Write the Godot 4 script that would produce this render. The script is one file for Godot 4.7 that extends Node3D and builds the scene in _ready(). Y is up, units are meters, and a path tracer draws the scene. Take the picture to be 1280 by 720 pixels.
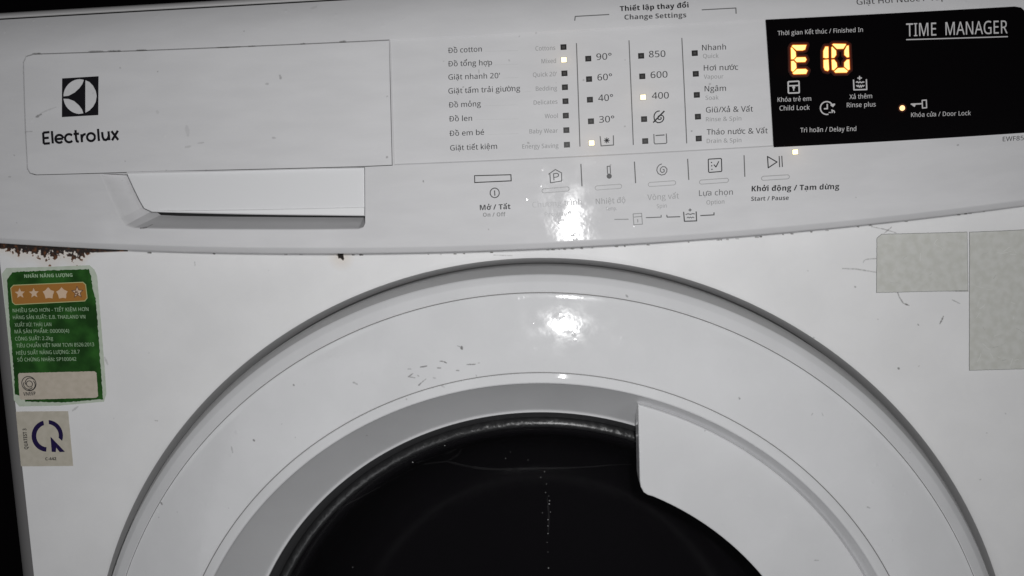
extends Node3D
# A close-up of a washing machine's control panel and the upper half of its door, lit by a flash beside the lens and two added fill lights.
# All measures below are millimetres: x to the right, y up from the door's centre, z out of the cabinet's front.

const MM := 0.001
const DOOR_HEIGHT := 450.0
const PANEL := -1000.0          # names the curved control panel where a surface's height z is asked for

func lin(r: float, g: float, b: float, a := 1.0) -> Color:
	var c := Color(r, g, b).linear_to_srgb()
	c.a = a
	return c

func _ready():
	# ---- camera, light, exposure ----
	var camera := Camera3D.new()
	camera.name = "camera"
	camera.fov = 36.8077
	camera.near = 0.01
	camera.far = 20.0
	camera.position = Vector3(0.01451, 0.30211, 0.46403) + Vector3(0, DOOR_HEIGHT * MM, 0)
	camera.basis = Basis.from_euler(Vector3(-0.11691, 0.04898, -0.03950))
	add_child(camera)
	camera.current = true
	var around := WorldEnvironment.new()
	around.name = "surroundings"
	var env := Environment.new()
	env.background_mode = Environment.BG_COLOR
	env.background_color = Color(0.012, 0.010, 0.012)
	env.tonemap_mode = Environment.TONE_MAPPER_LINEAR
	env.tonemap_exposure = 1.0
	env.sdfgi_enabled = true
	env.ssao_enabled = true
	env.ssil_enabled = true
	around.environment = env
	add_child(around)
	var flash := AreaLight3D.new()
	flash.name = "flash"
	flash.area_size = Vector2(0.008, 0.013)
	flash.light_color = Color(1.0, 1.0, 1.0)
	flash.light_energy = 0.108
	flash.area_range = 6.0
	flash.area_normalize_energy = true
	flash.shadow_enabled = true
	flash.position = camera.position + Vector3(0.024, 0.015, 0.0)
	add_child(flash)
	flash.look_at(Vector3(0.01, 0.66, 0.0))
	for side in [-1.0, 1.0]:  # two unseen fill lights, added to even out the flash
		var fill_light := AreaLight3D.new()
		fill_light.name = "fill_light_left" if side < 0.0 else "fill_light_right"
		fill_light.area_size = Vector2(0.7, 1.1)
		fill_light.light_color = Color(0.985, 0.99, 1.0)
		fill_light.light_energy = 0.58 if side < 0.0 else 0.30
		fill_light.area_range = 8.0
		fill_light.shadow_enabled = true
		fill_light.position = Vector3(0.95 * side, 0.42, 1.7)
		add_child(fill_light)
		fill_light.look_at(Vector3(0, 0.6, 0))

	make_materials()
	build_machine()

# ---------------------------------------------------------------- surfaces

func between(h: float, hs: Array, vs: Array) -> float:
	for i in range(1, hs.size()):
		if h <= hs[i]:
			return lerpf(vs[i - 1], vs[i], clampf((h - hs[i - 1]) / (hs[i] - hs[i - 1]), 0, 1))
	return vs[-1]

# the panel bulges sideways, leans back towards its top, and its rows sag at both ends upwards
func bare(p: Vector2) -> Vector3:
	var s := p.x * p.x / 90000.0
	var y: float = p.y + 0.0045 * p.x + between(p.y, [240.0, 270.3, 273.5, 315.0, 379.0, 398.0, 420.0], [16.0, 16.0, 16.0, 5.8, 4.6, 2.0, 2.0]) * s
	var up := y - 270.0
	var roll := maxf(p.y - 379.0, 0.0)
	return Vector3(p.x, y, 30.0 - 11.0 * s - 0.0524 * up - 0.0005 * up * up - 0.013 * roll * roll)

func facing(z: float, p: Vector2) -> Vector3:
	if z > -900.0:
		return Vector3(0, 0, 1)
	return (bare(p + Vector2(1, 0)) - bare(p - Vector2(1, 0))).cross(bare(p + Vector2(0, 1)) - bare(p - Vector2(0, 1))).normalized()

# the point d in front of the surface
func on(z: float, p: Vector2, d: float) -> Vector3:
	var q := bare(p) + facing(z, p) * d if z < -900.0 else Vector3(p.x, p.y, z + d)
	return (q + Vector3(0, DOOR_HEIGHT, 0)) * MM

func print_place(z: float, p: Vector2) -> Vector2:
	return Vector2((p.x + 300.0) / 600.0, (420.0 - p.y) / 160.0) if z < -900.0 else Vector2((p.x + 300.0) / 600.0, (290.0 - p.y) / 600.0)

# ---------------------------------------------------------------- shapes

class Shape:
	var v := PackedVector3Array()
	var n := PackedVector3Array()
	var t := PackedVector2Array()
	func tri(a: Vector3, b: Vector3, c: Vector3, na: Vector3, nb: Vector3, nc: Vector3, ta := Vector2(), tb := Vector2(), tc := Vector2()):
		if (b - a).cross(c - a).dot(na + nb + nc) > 0.0:   # front faces run clockwise
			v.append_array([a, c, b]); n.append_array([na, nc, nb]); t.append_array([ta, tc, tb])
		else:
			v.append_array([a, b, c]); n.append_array([na, nb, nc]); t.append_array([ta, tb, tc])
	func quad(a: Vector3, b: Vector3, c: Vector3, d: Vector3, toward: Vector3, ta := Vector2(), tb := Vector2(), tc := Vector2(), td := Vector2()):
		var f := (b - a).cross(c - a)
		if f.length() < 1e-14:
			f = (c - a).cross(d - a)
		f = f.normalized()
		if f.dot(toward) < 0.0:
			f = -f
		tri(a, b, c, f, f, f, ta, tb, tc)
		tri(a, c, d, f, f, f, ta, tc, td)

func commit(called: String, parent: Node, looks: Array, label := "") -> MeshInstance3D:
	var m := ArrayMesh.new()
	for pair in looks:
		var s: Shape = pair[0]
		if s.v.is_empty():
			continue
		var a := []
		a.resize(Mesh.ARRAY_MAX)
		a[Mesh.ARRAY_VERTEX] = s.v
		a[Mesh.ARRAY_NORMAL] = s.n
		a[Mesh.ARRAY_TEX_UV] = s.t
		m.add_surface_from_arrays(Mesh.PRIMITIVE_TRIANGLES, a)
		m.surface_set_material(m.get_surface_count() - 1, pair[1])
	var o := MeshInstance3D.new()
	o.mesh = m
	o.name = numbered(called, parent)
	if label != "":
		o.set_meta("label", label)
	parent.add_child(o, true)
	return o

func numbered(called: String, parent: Node) -> String:
	if not parent.has_node(called):
		return called
	var k := 1
	while parent.has_node("%s_%03d" % [called, k]):
		k += 1
	return "%s_%03d" % [called, k]

func outline(points: Array) -> PackedVector2Array:
	var p := PackedVector2Array(points)
	if Geometry2D.is_polygon_clockwise(p):
		p.reverse()
	return p

# a polygon laid on a surface, cut into cells so that it follows the curve
func sheet(s: Shape, z: float, poly: PackedVector2Array, holes: Array, d: float, cell: float):
	var lo := poly[0]
	var hi := poly[0]
	for p in poly:
		lo = lo.min(p)
		hi = hi.max(p)
	var nx := maxi(1, ceili((hi.x - lo.x) / cell))
	var ny := maxi(1, ceili((hi.y - lo.y) / cell))
	for i in nx:
		for j in ny:
			var a := Vector2(lerpf(lo.x, hi.x, float(i) / nx), lerpf(lo.y, hi.y, float(j) / ny))
			var b := Vector2(lerpf(lo.x, hi.x, float(i + 1) / nx), lerpf(lo.y, hi.y, float(j + 1) / ny))
			var box := PackedVector2Array([a, Vector2(b.x, a.y), b, Vector2(a.x, b.y)])
			var bits: Array = Geometry2D.intersect_polygons(poly, box) if nx * ny > 1 else [poly]
			for hole in holes:
				var left := []
				for bit in bits:
					left.append_array(Geometry2D.clip_polygons(bit, hole))
				bits = left
			for bit in bits:
				if bit.size() >= 3 and not Geometry2D.is_polygon_clockwise(bit):
					fill(s, z, bit, d)

func fill(s: Shape, z: float, bit: PackedVector2Array, d: float):
	var k := Geometry2D.triangulate_polygon(bit)
	for i in range(0, k.size(), 3):
		var a := bit[k[i]]
		var b := bit[k[i + 1]]
		var c := bit[k[i + 2]]
		s.tri(on(z, a, d), on(z, b, d), on(z, c, d), facing(z, a), facing(z, b), facing(z, c), print_place(z, a), print_place(z, b), print_place(z, c))

# a closed outline (anticlockwise) shrunk by w, point for point
func inset(poly: PackedVector2Array, w: float) -> PackedVector2Array:
	var out := PackedVector2Array()
	var n := poly.size()
	for i in n:
		var a := (poly[i] - poly[(i + n - 1) % n]).normalized().orthogonal() * -1.0
		var b := (poly[(i + 1) % n] - poly[i]).normalized().orthogonal() * -1.0
		var m := (a + b).normalized()
		out.append(poly[i] + m * w / maxf(0.35, m.dot(a)))
	return out

# a band between two outlines of as many points, at the depths d0 and d1
func band(s: Shape, z: float, p: PackedVector2Array, d0: float, q: PackedVector2Array, d1: float, closed := true, inward := false):
	var middle := Vector2()
	for x in p:
		middle += x / p.size()
	for i in (p.size() if closed else p.size() - 1):
		var j := (i + 1) % p.size()
		var away := (p[j] - p[i]).orthogonal().normalized()
		var t := on(z, p[i] + away, 0) - on(z, p[i], 0)
		if inward:
			t = -t
		var steps := maxi(1, ceili(p[i].distance_to(p[j]) / 12.0)) if z < -900.0 else 1
		for k in steps:
			var e := float(k) / steps
			var f := float(k + 1) / steps
			var pi := p[i].lerp(p[j], e)
			var pj := p[i].lerp(p[j], f)
			var qi := q[i].lerp(q[j], e)
			var qj := q[i].lerp(q[j], f)
			s.quad(on(z, pi, d0), on(z, pj, d0), on(z, qj, d1), on(z, qi, d1), t + facing(z, p[i]) * 0.2 * MM, print_place(z, pi), print_place(z, pj), print_place(z, qj), print_place(z, qi))

# a slab with chamfered front edges
func slab(s: Shape, z: float, poly: PackedVector2Array, back: float, front: float, chamfer := 0.0, cell := 12.0):
	var face := poly
	if chamfer > 0.0:
		var half := inset(poly, chamfer * 0.3)
		face = inset(poly, chamfer)
		band(s, z, poly, front - chamfer, half, front - chamfer * 0.3)
		band(s, z, half, front - chamfer * 0.3, face, front)
	sheet(s, z, face, [], front, cell)
	band(s, z, poly, back, poly, front - chamfer)

# a printed line
func stroke(s: Shape, z: float, points: Array, width: float, closed: bool, d: float):
	var line := PackedVector2Array()
	for p in points:
		line.append(p * 100.0)
	var bits: Array = Geometry2D.offset_polyline(line, width * 50.0, Geometry2D.JOIN_ROUND, Geometry2D.END_JOINED if closed else Geometry2D.END_BUTT)
	var solid := []
	var holes := []
	for bit in bits:
		var b := PackedVector2Array()
		for p in bit:
			b.append(p * 0.01)
		if Geometry2D.is_polygon_clockwise(b):
			b.reverse()
			holes.append(b)
		else:
			solid.append(b)
	for b in solid:
		sheet(s, z, b, holes, d, 9.0 if holes.is_empty() else 1.3)

# turned round the door's axis: a profile of (radius, z), smoothed where it bends gently
func turned(s: Shape, profile: Array, parts := 240, sharp := 0.6, from := 0.0, to := TAU):
	var flat := []
	for i in profile.size() - 1:
		var e: Vector2 = (profile[i + 1] - profile[i]).normalized()
		flat.append(Vector2(-e.y, e.x))          # outward for a profile that runs from the rim to the middle is set below
	for i in flat.size():
		var a: Vector2 = flat[i]
		var b: Vector2 = flat[i]
		if i > 0 and absf(flat[i].angle_to(flat[i - 1])) < sharp:
			a = (flat[i] + flat[i - 1]).normalized()
		if i < flat.size() - 1 and absf(flat[i].angle_to(flat[i + 1])) < sharp:
			b = (flat[i] + flat[i + 1]).normalized()
		for k in parts:
			var w0 := lerpf(from, to, float(k) / parts)
			var w1 := lerpf(from, to, float(k + 1) / parts)
			var q := []
			for pair in [[profile[i], a, w0], [profile[i + 1], b, w0], [profile[i + 1], b, w1], [profile[i], a, w1]]:
				var c := Vector2(cos(pair[2]), sin(pair[2]))
				var at := Vector3(pair[0].x * c.x, pair[0].x * c.y, pair[0].y)
				q.append([(at + Vector3(0, DOOR_HEIGHT, 0)) * MM, -Vector3(pair[1].x * c.x, pair[1].x * c.y, pair[1].y), print_place(0.0, Vector2(at.x, at.y))])
			s.tri(q[0][0], q[1][0], q[2][0], q[0][1], q[1][1], q[2][1], q[0][2], q[1][2], q[2][2])
			s.tri(q[0][0], q[2][0], q[3][0], q[0][1], q[2][1], q[3][1], q[0][2], q[2][2], q[3][2])

# rows of points joined into one smooth skin
func skin(s: Shape, rows: Array, toward: Vector3, uv_rows := []):
	var normals := []
	for i in rows.size():
		var line := []
		for j in rows[i].size():
			var du: Vector3 = rows[i][mini(j + 1, rows[i].size() - 1)] - rows[i][maxi(j - 1, 0)]
			var dv: Vector3 = rows[mini(i + 1, rows.size() - 1)][j] - rows[maxi(i - 1, 0)][j]
			var f := du.cross(dv).normalized()
			line.append(f if f.dot(toward) >= 0.0 else -f)
		normals.append(line)
	for i in rows.size() - 1:
		for j in rows[i].size() - 1:
			var uv := [Vector2(), Vector2(), Vector2(), Vector2()]
			if uv_rows.size():
				uv = [uv_rows[i][j], uv_rows[i][j + 1], uv_rows[i + 1][j + 1], uv_rows[i + 1][j]]
			s.tri(rows[i][j], rows[i][j + 1], rows[i + 1][j + 1], normals[i][j], normals[i][j + 1], normals[i + 1][j + 1], uv[0], uv[1], uv[2])
			s.tri(rows[i][j], rows[i + 1][j + 1], rows[i + 1][j], normals[i][j], normals[i + 1][j + 1], normals[i + 1][j], uv[0], uv[2], uv[3])

# ---------------------------------------------------------------- lettering

var plain_face: SystemFont
var bold_face: SystemFont

const ACCENTED := {
	"ế": ["ê", "acute"], "ậ": ["â", "dot"], "ổ": ["ô", "hook"], "ồ": ["ô", "grave"], "ợ": ["o", "horn", "dot"], "ặ": ["ă", "dot"], "ấ": ["â", "acute"], "ả": ["a", "hook"], "ư": ["u", "horn"], "ơ": ["o", "horn"],
	"ờ": ["o", "horn", "grave"], "ớ": ["o", "horn", "acute"], "ở": ["o", "horn", "hook"], "ỏ": ["o", "hook"], "ệ": ["ê", "dot"], "ắ": ["ă", "acute"], "ừ": ["u", "horn", "grave"], "ử": ["u", "horn", "hook"], "ự": ["u", "horn", "dot"],
	"ọ": ["o", "dot"], "ộ": ["ô", "dot"], "ạ": ["a", "dot"], "ẻ": ["e", "hook"], "Ề": ["Ê", "grave"], "Ế": ["Ê", "acute"], "Ệ": ["Ê", "dot"], "Ơ": ["O", "horn"], "Ư": ["U", "horn"], "Ợ": ["O", "horn", "dot"],
	"Ả": ["A", "hook"], "Ấ": ["Â", "acute"], "Ẩ": ["Â", "hook"], "Ậ": ["Â", "dot"], "Ố": ["Ô", "acute"], "Ứ": ["U", "horn", "acute"], "Ẵ": ["Ă", "tilde"]}

func lettering(called: String, parent: Node, z: float, row: Array, d: float, m: Material):
	var face := bold_face if row[5] else plain_face
	var text := ""
	var marks := []
	for ch in row[0]:
		var a: Array = ACCENTED.get(ch, [ch])
		if a.size() > 1:
			marks.append([text.length(), a])
		text += a[0]
	var scale_to := 0.01
	var tm := TextMesh.new()
	tm.font = face
	tm.font_size = 96
	tm.pixel_size = scale_to
	tm.depth = 0.0
	tm.curve_step = 2.0
	tm.horizontal_alignment = HORIZONTAL_ALIGNMENT_LEFT
	tm.text = "H"
	var low := tm.get_aabb().position.y
	var cap := tm.get_aabb().size.y
	tm.text = text
	var arrays := tm.get_mesh_arrays()
	var v: PackedVector3Array = arrays[Mesh.ARRAY_VERTEX]
	var index: PackedInt32Array = arrays[Mesh.ARRAY_INDEX] if arrays[Mesh.ARRAY_INDEX] != null else PackedInt32Array(range(v.size()))
	var left := tm.get_aabb().position.x
	var wide := tm.get_aabb().size.x
	var a: Vector2 = row[1]
	var along: Vector2 = (row[2] - a) / wide
	var up: Vector2 = Vector2(-along.y, along.x).normalized() * row[3] / cap
	var s := Shape.new()
	var put := func(x: float, y: float) -> Vector2: return a + along * (x - left) + up * (y - low)
	for i in range(0, index.size(), 3):
		var q := PackedVector2Array()
		for k in 3:
			q.append(put.call(v[index[i + k]].x, v[index[i + k]].y))
		s.tri(on(z, q[0], d), on(z, q[1], d), on(z, q[2], d), facing(z, q[0]), facing(z, q[1]), facing(z, q[2]))
	for mark in marks:
		var x0 := face.get_string_size(text.substr(0, mark[0]), HORIZONTAL_ALIGNMENT_LEFT, -1, 96).x * scale_to
		var x1 := face.get_string_size(text.substr(0, mark[0] + 1), HORIZONTAL_ALIGNMENT_LEFT, -1, 96).x * scale_to
		var letter: String = mark[1][0]
		var hat: bool = letter in "êâôăÊÂÔĂ"
		var capital: bool = letter == letter.to_upper()
		var top := 1.0 if capital else 0.76
		var c := (x0 + x1) / 2 / cap
		for kind in mark[1].slice(1):
			var line := []
			var hx := c + (0.2 if hat else 0.0)
			var hy := top + (0.2 if hat else 0.08)
			match kind:
				"acute": line = [Vector2(hx - 0.06, hy), Vector2(hx + 0.1, hy + 0.22)]
				"grave": line = [Vector2(hx - 0.1 - (0.4 if hat else 0.0), hy + 0.22), Vector2(hx + 0.06 - (0.4 if hat else 0.0), hy)]
				"hook": line = [Vector2(hx - 0.08, hy + 0.24), Vector2(hx + 0.05, hy + 0.26), Vector2(hx + 0.07, hy + 0.15), Vector2(hx - 0.01, hy + 0.1), Vector2(hx - 0.01, hy + 0.01)]
				"tilde": line = [Vector2(hx - 0.15, hy + 0.05), Vector2(hx - 0.05, hy + 0.15), Vector2(hx + 0.05, hy + 0.06), Vector2(hx + 0.15, hy + 0.16)]
				"dot": line = [Vector2(c - 0.065, -0.2), Vector2(c + 0.065, -0.2)]
				"horn":
					var r := x1 / cap - (0.13 if letter in "oO" else 0.1)
					line = [Vector2(r, top - 0.1), Vector2(r + 0.13, top - 0.04), Vector2(r + 0.16, top + 0.14)]
			var fat := PackedVector2Array()
			for p in line:
				fat.append(p * 1000.0)
			for bit in Geometry2D.offset_polyline(fat, (75.0 if row[5] else 55.0) if kind != "dot" else 65.0, Geometry2D.JOIN_MITER, Geometry2D.END_BUTT):
				var q := PackedVector2Array()
				for p in bit:
					q.append(put.call(p.x * 0.001 * cap, p.y * 0.001 * cap + low))
				fill(s, z, outline(Array(q)), d)
	return commit(called, parent, [[s, m]])

# ---------------------------------------------------------------- materials

var M := {}
var inks := {}

func mat(called: String, c: Color, rough: float, spec := 0.5) -> StandardMaterial3D:
	var m := StandardMaterial3D.new()
	m.resource_name = called
	m.albedo_color = c
	m.roughness = rough
	m.metallic_specular = spec
	M[called] = m
	return m

func glow(called: String, c: Color, light: Color, energy: float):
	var m := mat(called, c, 0.4)
	m.emission_enabled = true
	m.emission = light
	m.emission_energy_multiplier = energy

# one mark on a picture: a soft line of that width
func smear(im: Image, pts: Array, width: float, dark: Color, strength: float, per_mm: Vector2, rng: RandomNumberGenerator):
	var done := {}
	var length := 0.0
	for i in pts.size() - 1:
		length += pts[i].distance_to(pts[i + 1])
	var gone := 0.0
	var patch := 1.0
	var patch_end := 0.0
	for i in pts.size() - 1:
		var steps := maxi(1, ceili(pts[i].distance_to(pts[i + 1]) / 0.12))
		for k in steps + 1:
			var e := float(k) / steps
			var run: float = gone + pts[i].distance_to(pts[i + 1]) * e
			if run >= patch_end:
				patch = rng.randf_range(0.25, 1.0)
				patch_end = run + rng.randf_range(0.3, 0.9)
			var at: Vector2 = pts[i].lerp(pts[i + 1], e) + Vector2(rng.randf_range(-0.16, 0.16), rng.randf_range(-0.16, 0.16)) * width
			var w: float = width * (0.16 + 0.44 * patch * pow(sin(PI * clampf(run / length, 0.06, 0.94)), 0.6))
			if k == steps:
				gone += pts[i].distance_to(pts[i + 1])
			var r := ceili((w + 0.3) * per_mm.x)
			var cx := roundi(at.x * per_mm.x)
			var cy := roundi(at.y * per_mm.y)
			for x in range(cx - r, cx + r + 1):
				for y in range(cy - r, cy + r + 1):
					if x < 0 or y < 0 or x >= im.get_width() or y >= im.get_height():
						continue
					var far := Vector2(x / per_mm.x, y / per_mm.y).distance_to(at)
					var much := strength * (0.45 + 0.55 * patch) * (1.0 - smoothstep(w * 0.6, w + 0.22, far))
					var key := y * 4096 + x
					if much > done.get(key, 0.0):
						done[key] = much
	for key in done:
		var x: int = key % 4096
		var y: int = key / 4096
		im.set_pixel(x, y, im.get_pixel(x, y).lerp(dark, done[key]))

func enamel_picture() -> ImageTexture:
	var im := Image.create(2048, 2048, false, Image.FORMAT_RGB8)
	im.fill(Color(1, 1, 1))
	var per := 2048.0 / 600.0
	var rng := RandomNumberGenerator.new()
	rng.seed = 5
	var fine := FastNoiseLite.new()
	fine.seed = 3
	fine.frequency = 0.30
	fine.fractal_octaves = 4
	var broad := FastNoiseLite.new()
	broad.seed = 8
	broad.frequency = 0.11
	var dirt := Color(0.17, 0.16, 0.15)
	# rust that has eaten the enamel under the panel's left end
	var rust := [Vector2(-100.55, 267.75)]
	var edge: Array = [Vector2(-290.03, 280.04), Vector2(-281.06, 278.83), Vector2(-272.03, 278.28), Vector2(-262.14, 277.48), Vector2(-251.83, 276.45), Vector2(-242.87, 275.69), Vector2(-233.92, 274.93)]
	for px in range(0, int(82.0 * per)):
		var x := px / per - 300.0
		var y0 := 0.0
		for i in edge.size() - 1:
			if x >= edge[i].x or i == 0:
				y0 = edge[i].lerp(edge[i + 1], clampf((x - edge[i].x) / (edge[i + 1].x - edge[i].x), -1, 1)).y
		var along: float = x - edge[0].x
		var deep: float = 1.7 + 4.2 * exp(-pow((along - 26.0) / 7.0, 2.0)) + 3.6 * exp(-pow((along - 42.0) / 5.0, 2.0)) + 1.6 * exp(-pow((along - 11.0) / 5.0, 2.0))
		deep *= clampf((56.0 - along) / 9.0, 0, 1)
		for py in range(int((290.0 - y0 - 8.0) * per), int((290.0 - y0 + 20.0) * per)):
			if py < 0:
				continue
			var y: float = 290.0 - py / per
			var below: float = y0 - y
			var f := fine.get_noise_2d(x, y) + 0.55 * broad.get_noise_2d(x * 2.0, y * 2.0)
			var eaten := clampf((deep * (0.72 + 1.25 * f) - below) / 0.55, 0, 1)
			var halo: float = clampf(1.0 - below / (deep * 2.6 + 0.6), 0, 1) * 0.20 * clampf(deep / 2.0, 0, 1)
			var c := im.get_pixel(px, py)
			c = c.lerp(Color(0.86, 0.70, 0.52), halo)
			c = c.lerp(Color(0.11, 0.055, 0.028).lerp(Color(0.47, 0.27, 0.12), clampf(0.4 + f * 1.4 - eaten * 0.4, 0, 1)), eaten)
			im.set_pixel(px, py, c)
	var spot: Vector2 = rust[0]
	for px in range(int((spot.x + 300.0 - 9.0) * per), int((spot.x + 300.0 + 9.0) * per)):
		for py in range(int((290.0 - spot.y - 9.0) * per), int((290.0 - spot.y + 9.0) * per)):
			var x := px / per - 300.0 - spot.x
			var y: float = 290.0 - py / per - spot.y
			var f := fine.get_noise_2d(x * 1.2 + 40.0, y * 1.2)
			var r := Vector2((x + y * 0.35) / 1.9, (y - 0.6) / 2.3).length() * (1.0 - 0.5 * f)
			var hole := Vector2((x + 0.7) / 0.8, (y + 1.0) / 0.6).length()
			var eaten := clampf((1.0 - r) / 0.25, 0, 1) * clampf((hole - 0.6) / 0.5, 0.15, 1)
			var c := im.get_pixel(px, py).lerp(Color(0.88, 0.74, 0.58), 0.22 * clampf(1.0 - Vector2(x, y).length() / 8.0, 0, 1))
			im.set_pixel(px, py, c.lerp(Color(0.10, 0.06, 0.04), eaten))
	for row in ENAMEL_MARKS:
		var pts := []
		for p in row[0]:
			pts.append(Vector2(p.x + 300.0, 290.0 - p.y))
		smear(im, pts, row[1], dirt, row[2], Vector2(per, per), rng)
	# crumbs of dirt hanging from the joint under the panel
	var joint: Array = [Vector2(-289.9, 281.14), Vector2(-233.92, 274.93), Vector2(-147.12, 270.72), Vector2(-100.94, 268.64), Vector2(-42.08, 266.97), Vector2(8.33, 267.32), Vector2(61.01, 268), Vector2(115.92, 269.84), Vector2(153.53, 272.06), Vector2(199.44, 275.61), Vector2(260.21, 281.24)]
	for i in 46:
		var x := rng.randf_range(-215.0, 245.0)
		for k in joint.size() - 1:
			if x >= joint[k].x and x < joint[k + 1].x:
				var y: float = joint[k].lerp(joint[k + 1], (x - joint[k].x) / (joint[k + 1].x - joint[k].x)).y
				var w := rng.randf_range(0.4, 1.9)
				smear(im, [Vector2(x + 300.0, 290.0 - y - 0.3), Vector2(x + 300.0 + w, 290.0 - y - 0.2)], rng.randf_range(0.35, 0.85), dirt, rng.randf_range(0.25, 0.75), Vector2(per, per), rng)
	return ImageTexture.create_from_image(im)

func panel_picture() -> ImageTexture:
	var im := Image.create(2048, 546, false, Image.FORMAT_RGB8)
	im.fill(Color(1, 1, 1))
	var rng := RandomNumberGenerator.new()
	rng.seed = 11
	for row in PANEL_GRIME:
		var pts := []
		for p in row[0]:
			pts.append(Vector2(p.x + 300.0, 420.0 - p.y))
		smear(im, pts, row[1], Color(0.2, 0.19, 0.18), row[2], Vector2(2048.0 / 600.0, 546.0 / 160.0), rng)
	return ImageTexture.create_from_image(im)

func noise_picture(frequency: float, octaves: int, low: Color, high: Color, normal := false, size := 1024, strength := 4.0) -> NoiseTexture2D:
	var f := FastNoiseLite.new()
	f.seed = int(frequency * 10000.0)
	f.frequency = frequency
	f.fractal_octaves = octaves
	var t := NoiseTexture2D.new()
	t.width = size
	t.height = size
	t.seamless = true
	t.noise = f
	if normal:
		t.as_normal_map = true
		t.bump_strength = strength
	else:
		var g := Gradient.new()
		g.offsets = PackedFloat32Array([0.25, 0.75])
		g.colors = PackedColorArray([low, high])
		t.color_ramp = g
	return t

# a film of dust and dried splashes: small bumps scattered over an otherwise even skin
func dust_picture(wide: int, tall: int) -> ImageTexture:
	var im := Image.create(wide, tall, false, Image.FORMAT_RGBF)
	var rng := RandomNumberGenerator.new()
	rng.seed = 77
	var f := FastNoiseLite.new()
	f.seed = 9
	f.frequency = 0.23
	f.fractal_octaves = 2
	var high := PackedFloat32Array()
	high.resize(wide * tall)
	for y in tall:
		for x in wide:
			high[y * wide + x] = f.get_noise_2d(x, y) * SKIN
	for i in wide * tall / 500:
		var c := Vector2(rng.randf() * wide, rng.randf() * tall)
		var w := 0.7 + 1.2 * pow(rng.randf(), 3.0)
		var h := rng.randf_range(0.02, 0.16)
		for x in range(int(c.x - w - 1), int(c.x + w + 2)):
			for y in range(int(c.y - w - 1), int(c.y + w + 2)):
				if x >= 0 and y >= 0 and x < wide and y < tall:
					high[y * wide + x] += h * clampf(1.2 - Vector2(x, y).distance_to(c) / w, 0, 1)
	for y in tall:
		for x in wide:
			var dx := high[y * wide + (x + 1) % wide] - high[y * wide + x]
			var dy := high[((y + 1) % tall) * wide + x] - high[y * wide + x]
			var n := Vector3(-dx, dy, 1).normalized()
			im.set_pixel(x, y, Color(n.x * 0.5 + 0.5, n.y * 0.5 + 0.5, n.z * 0.5 + 0.5))
	return ImageTexture.create_from_image(im)

const SKIN := 0.013

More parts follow.
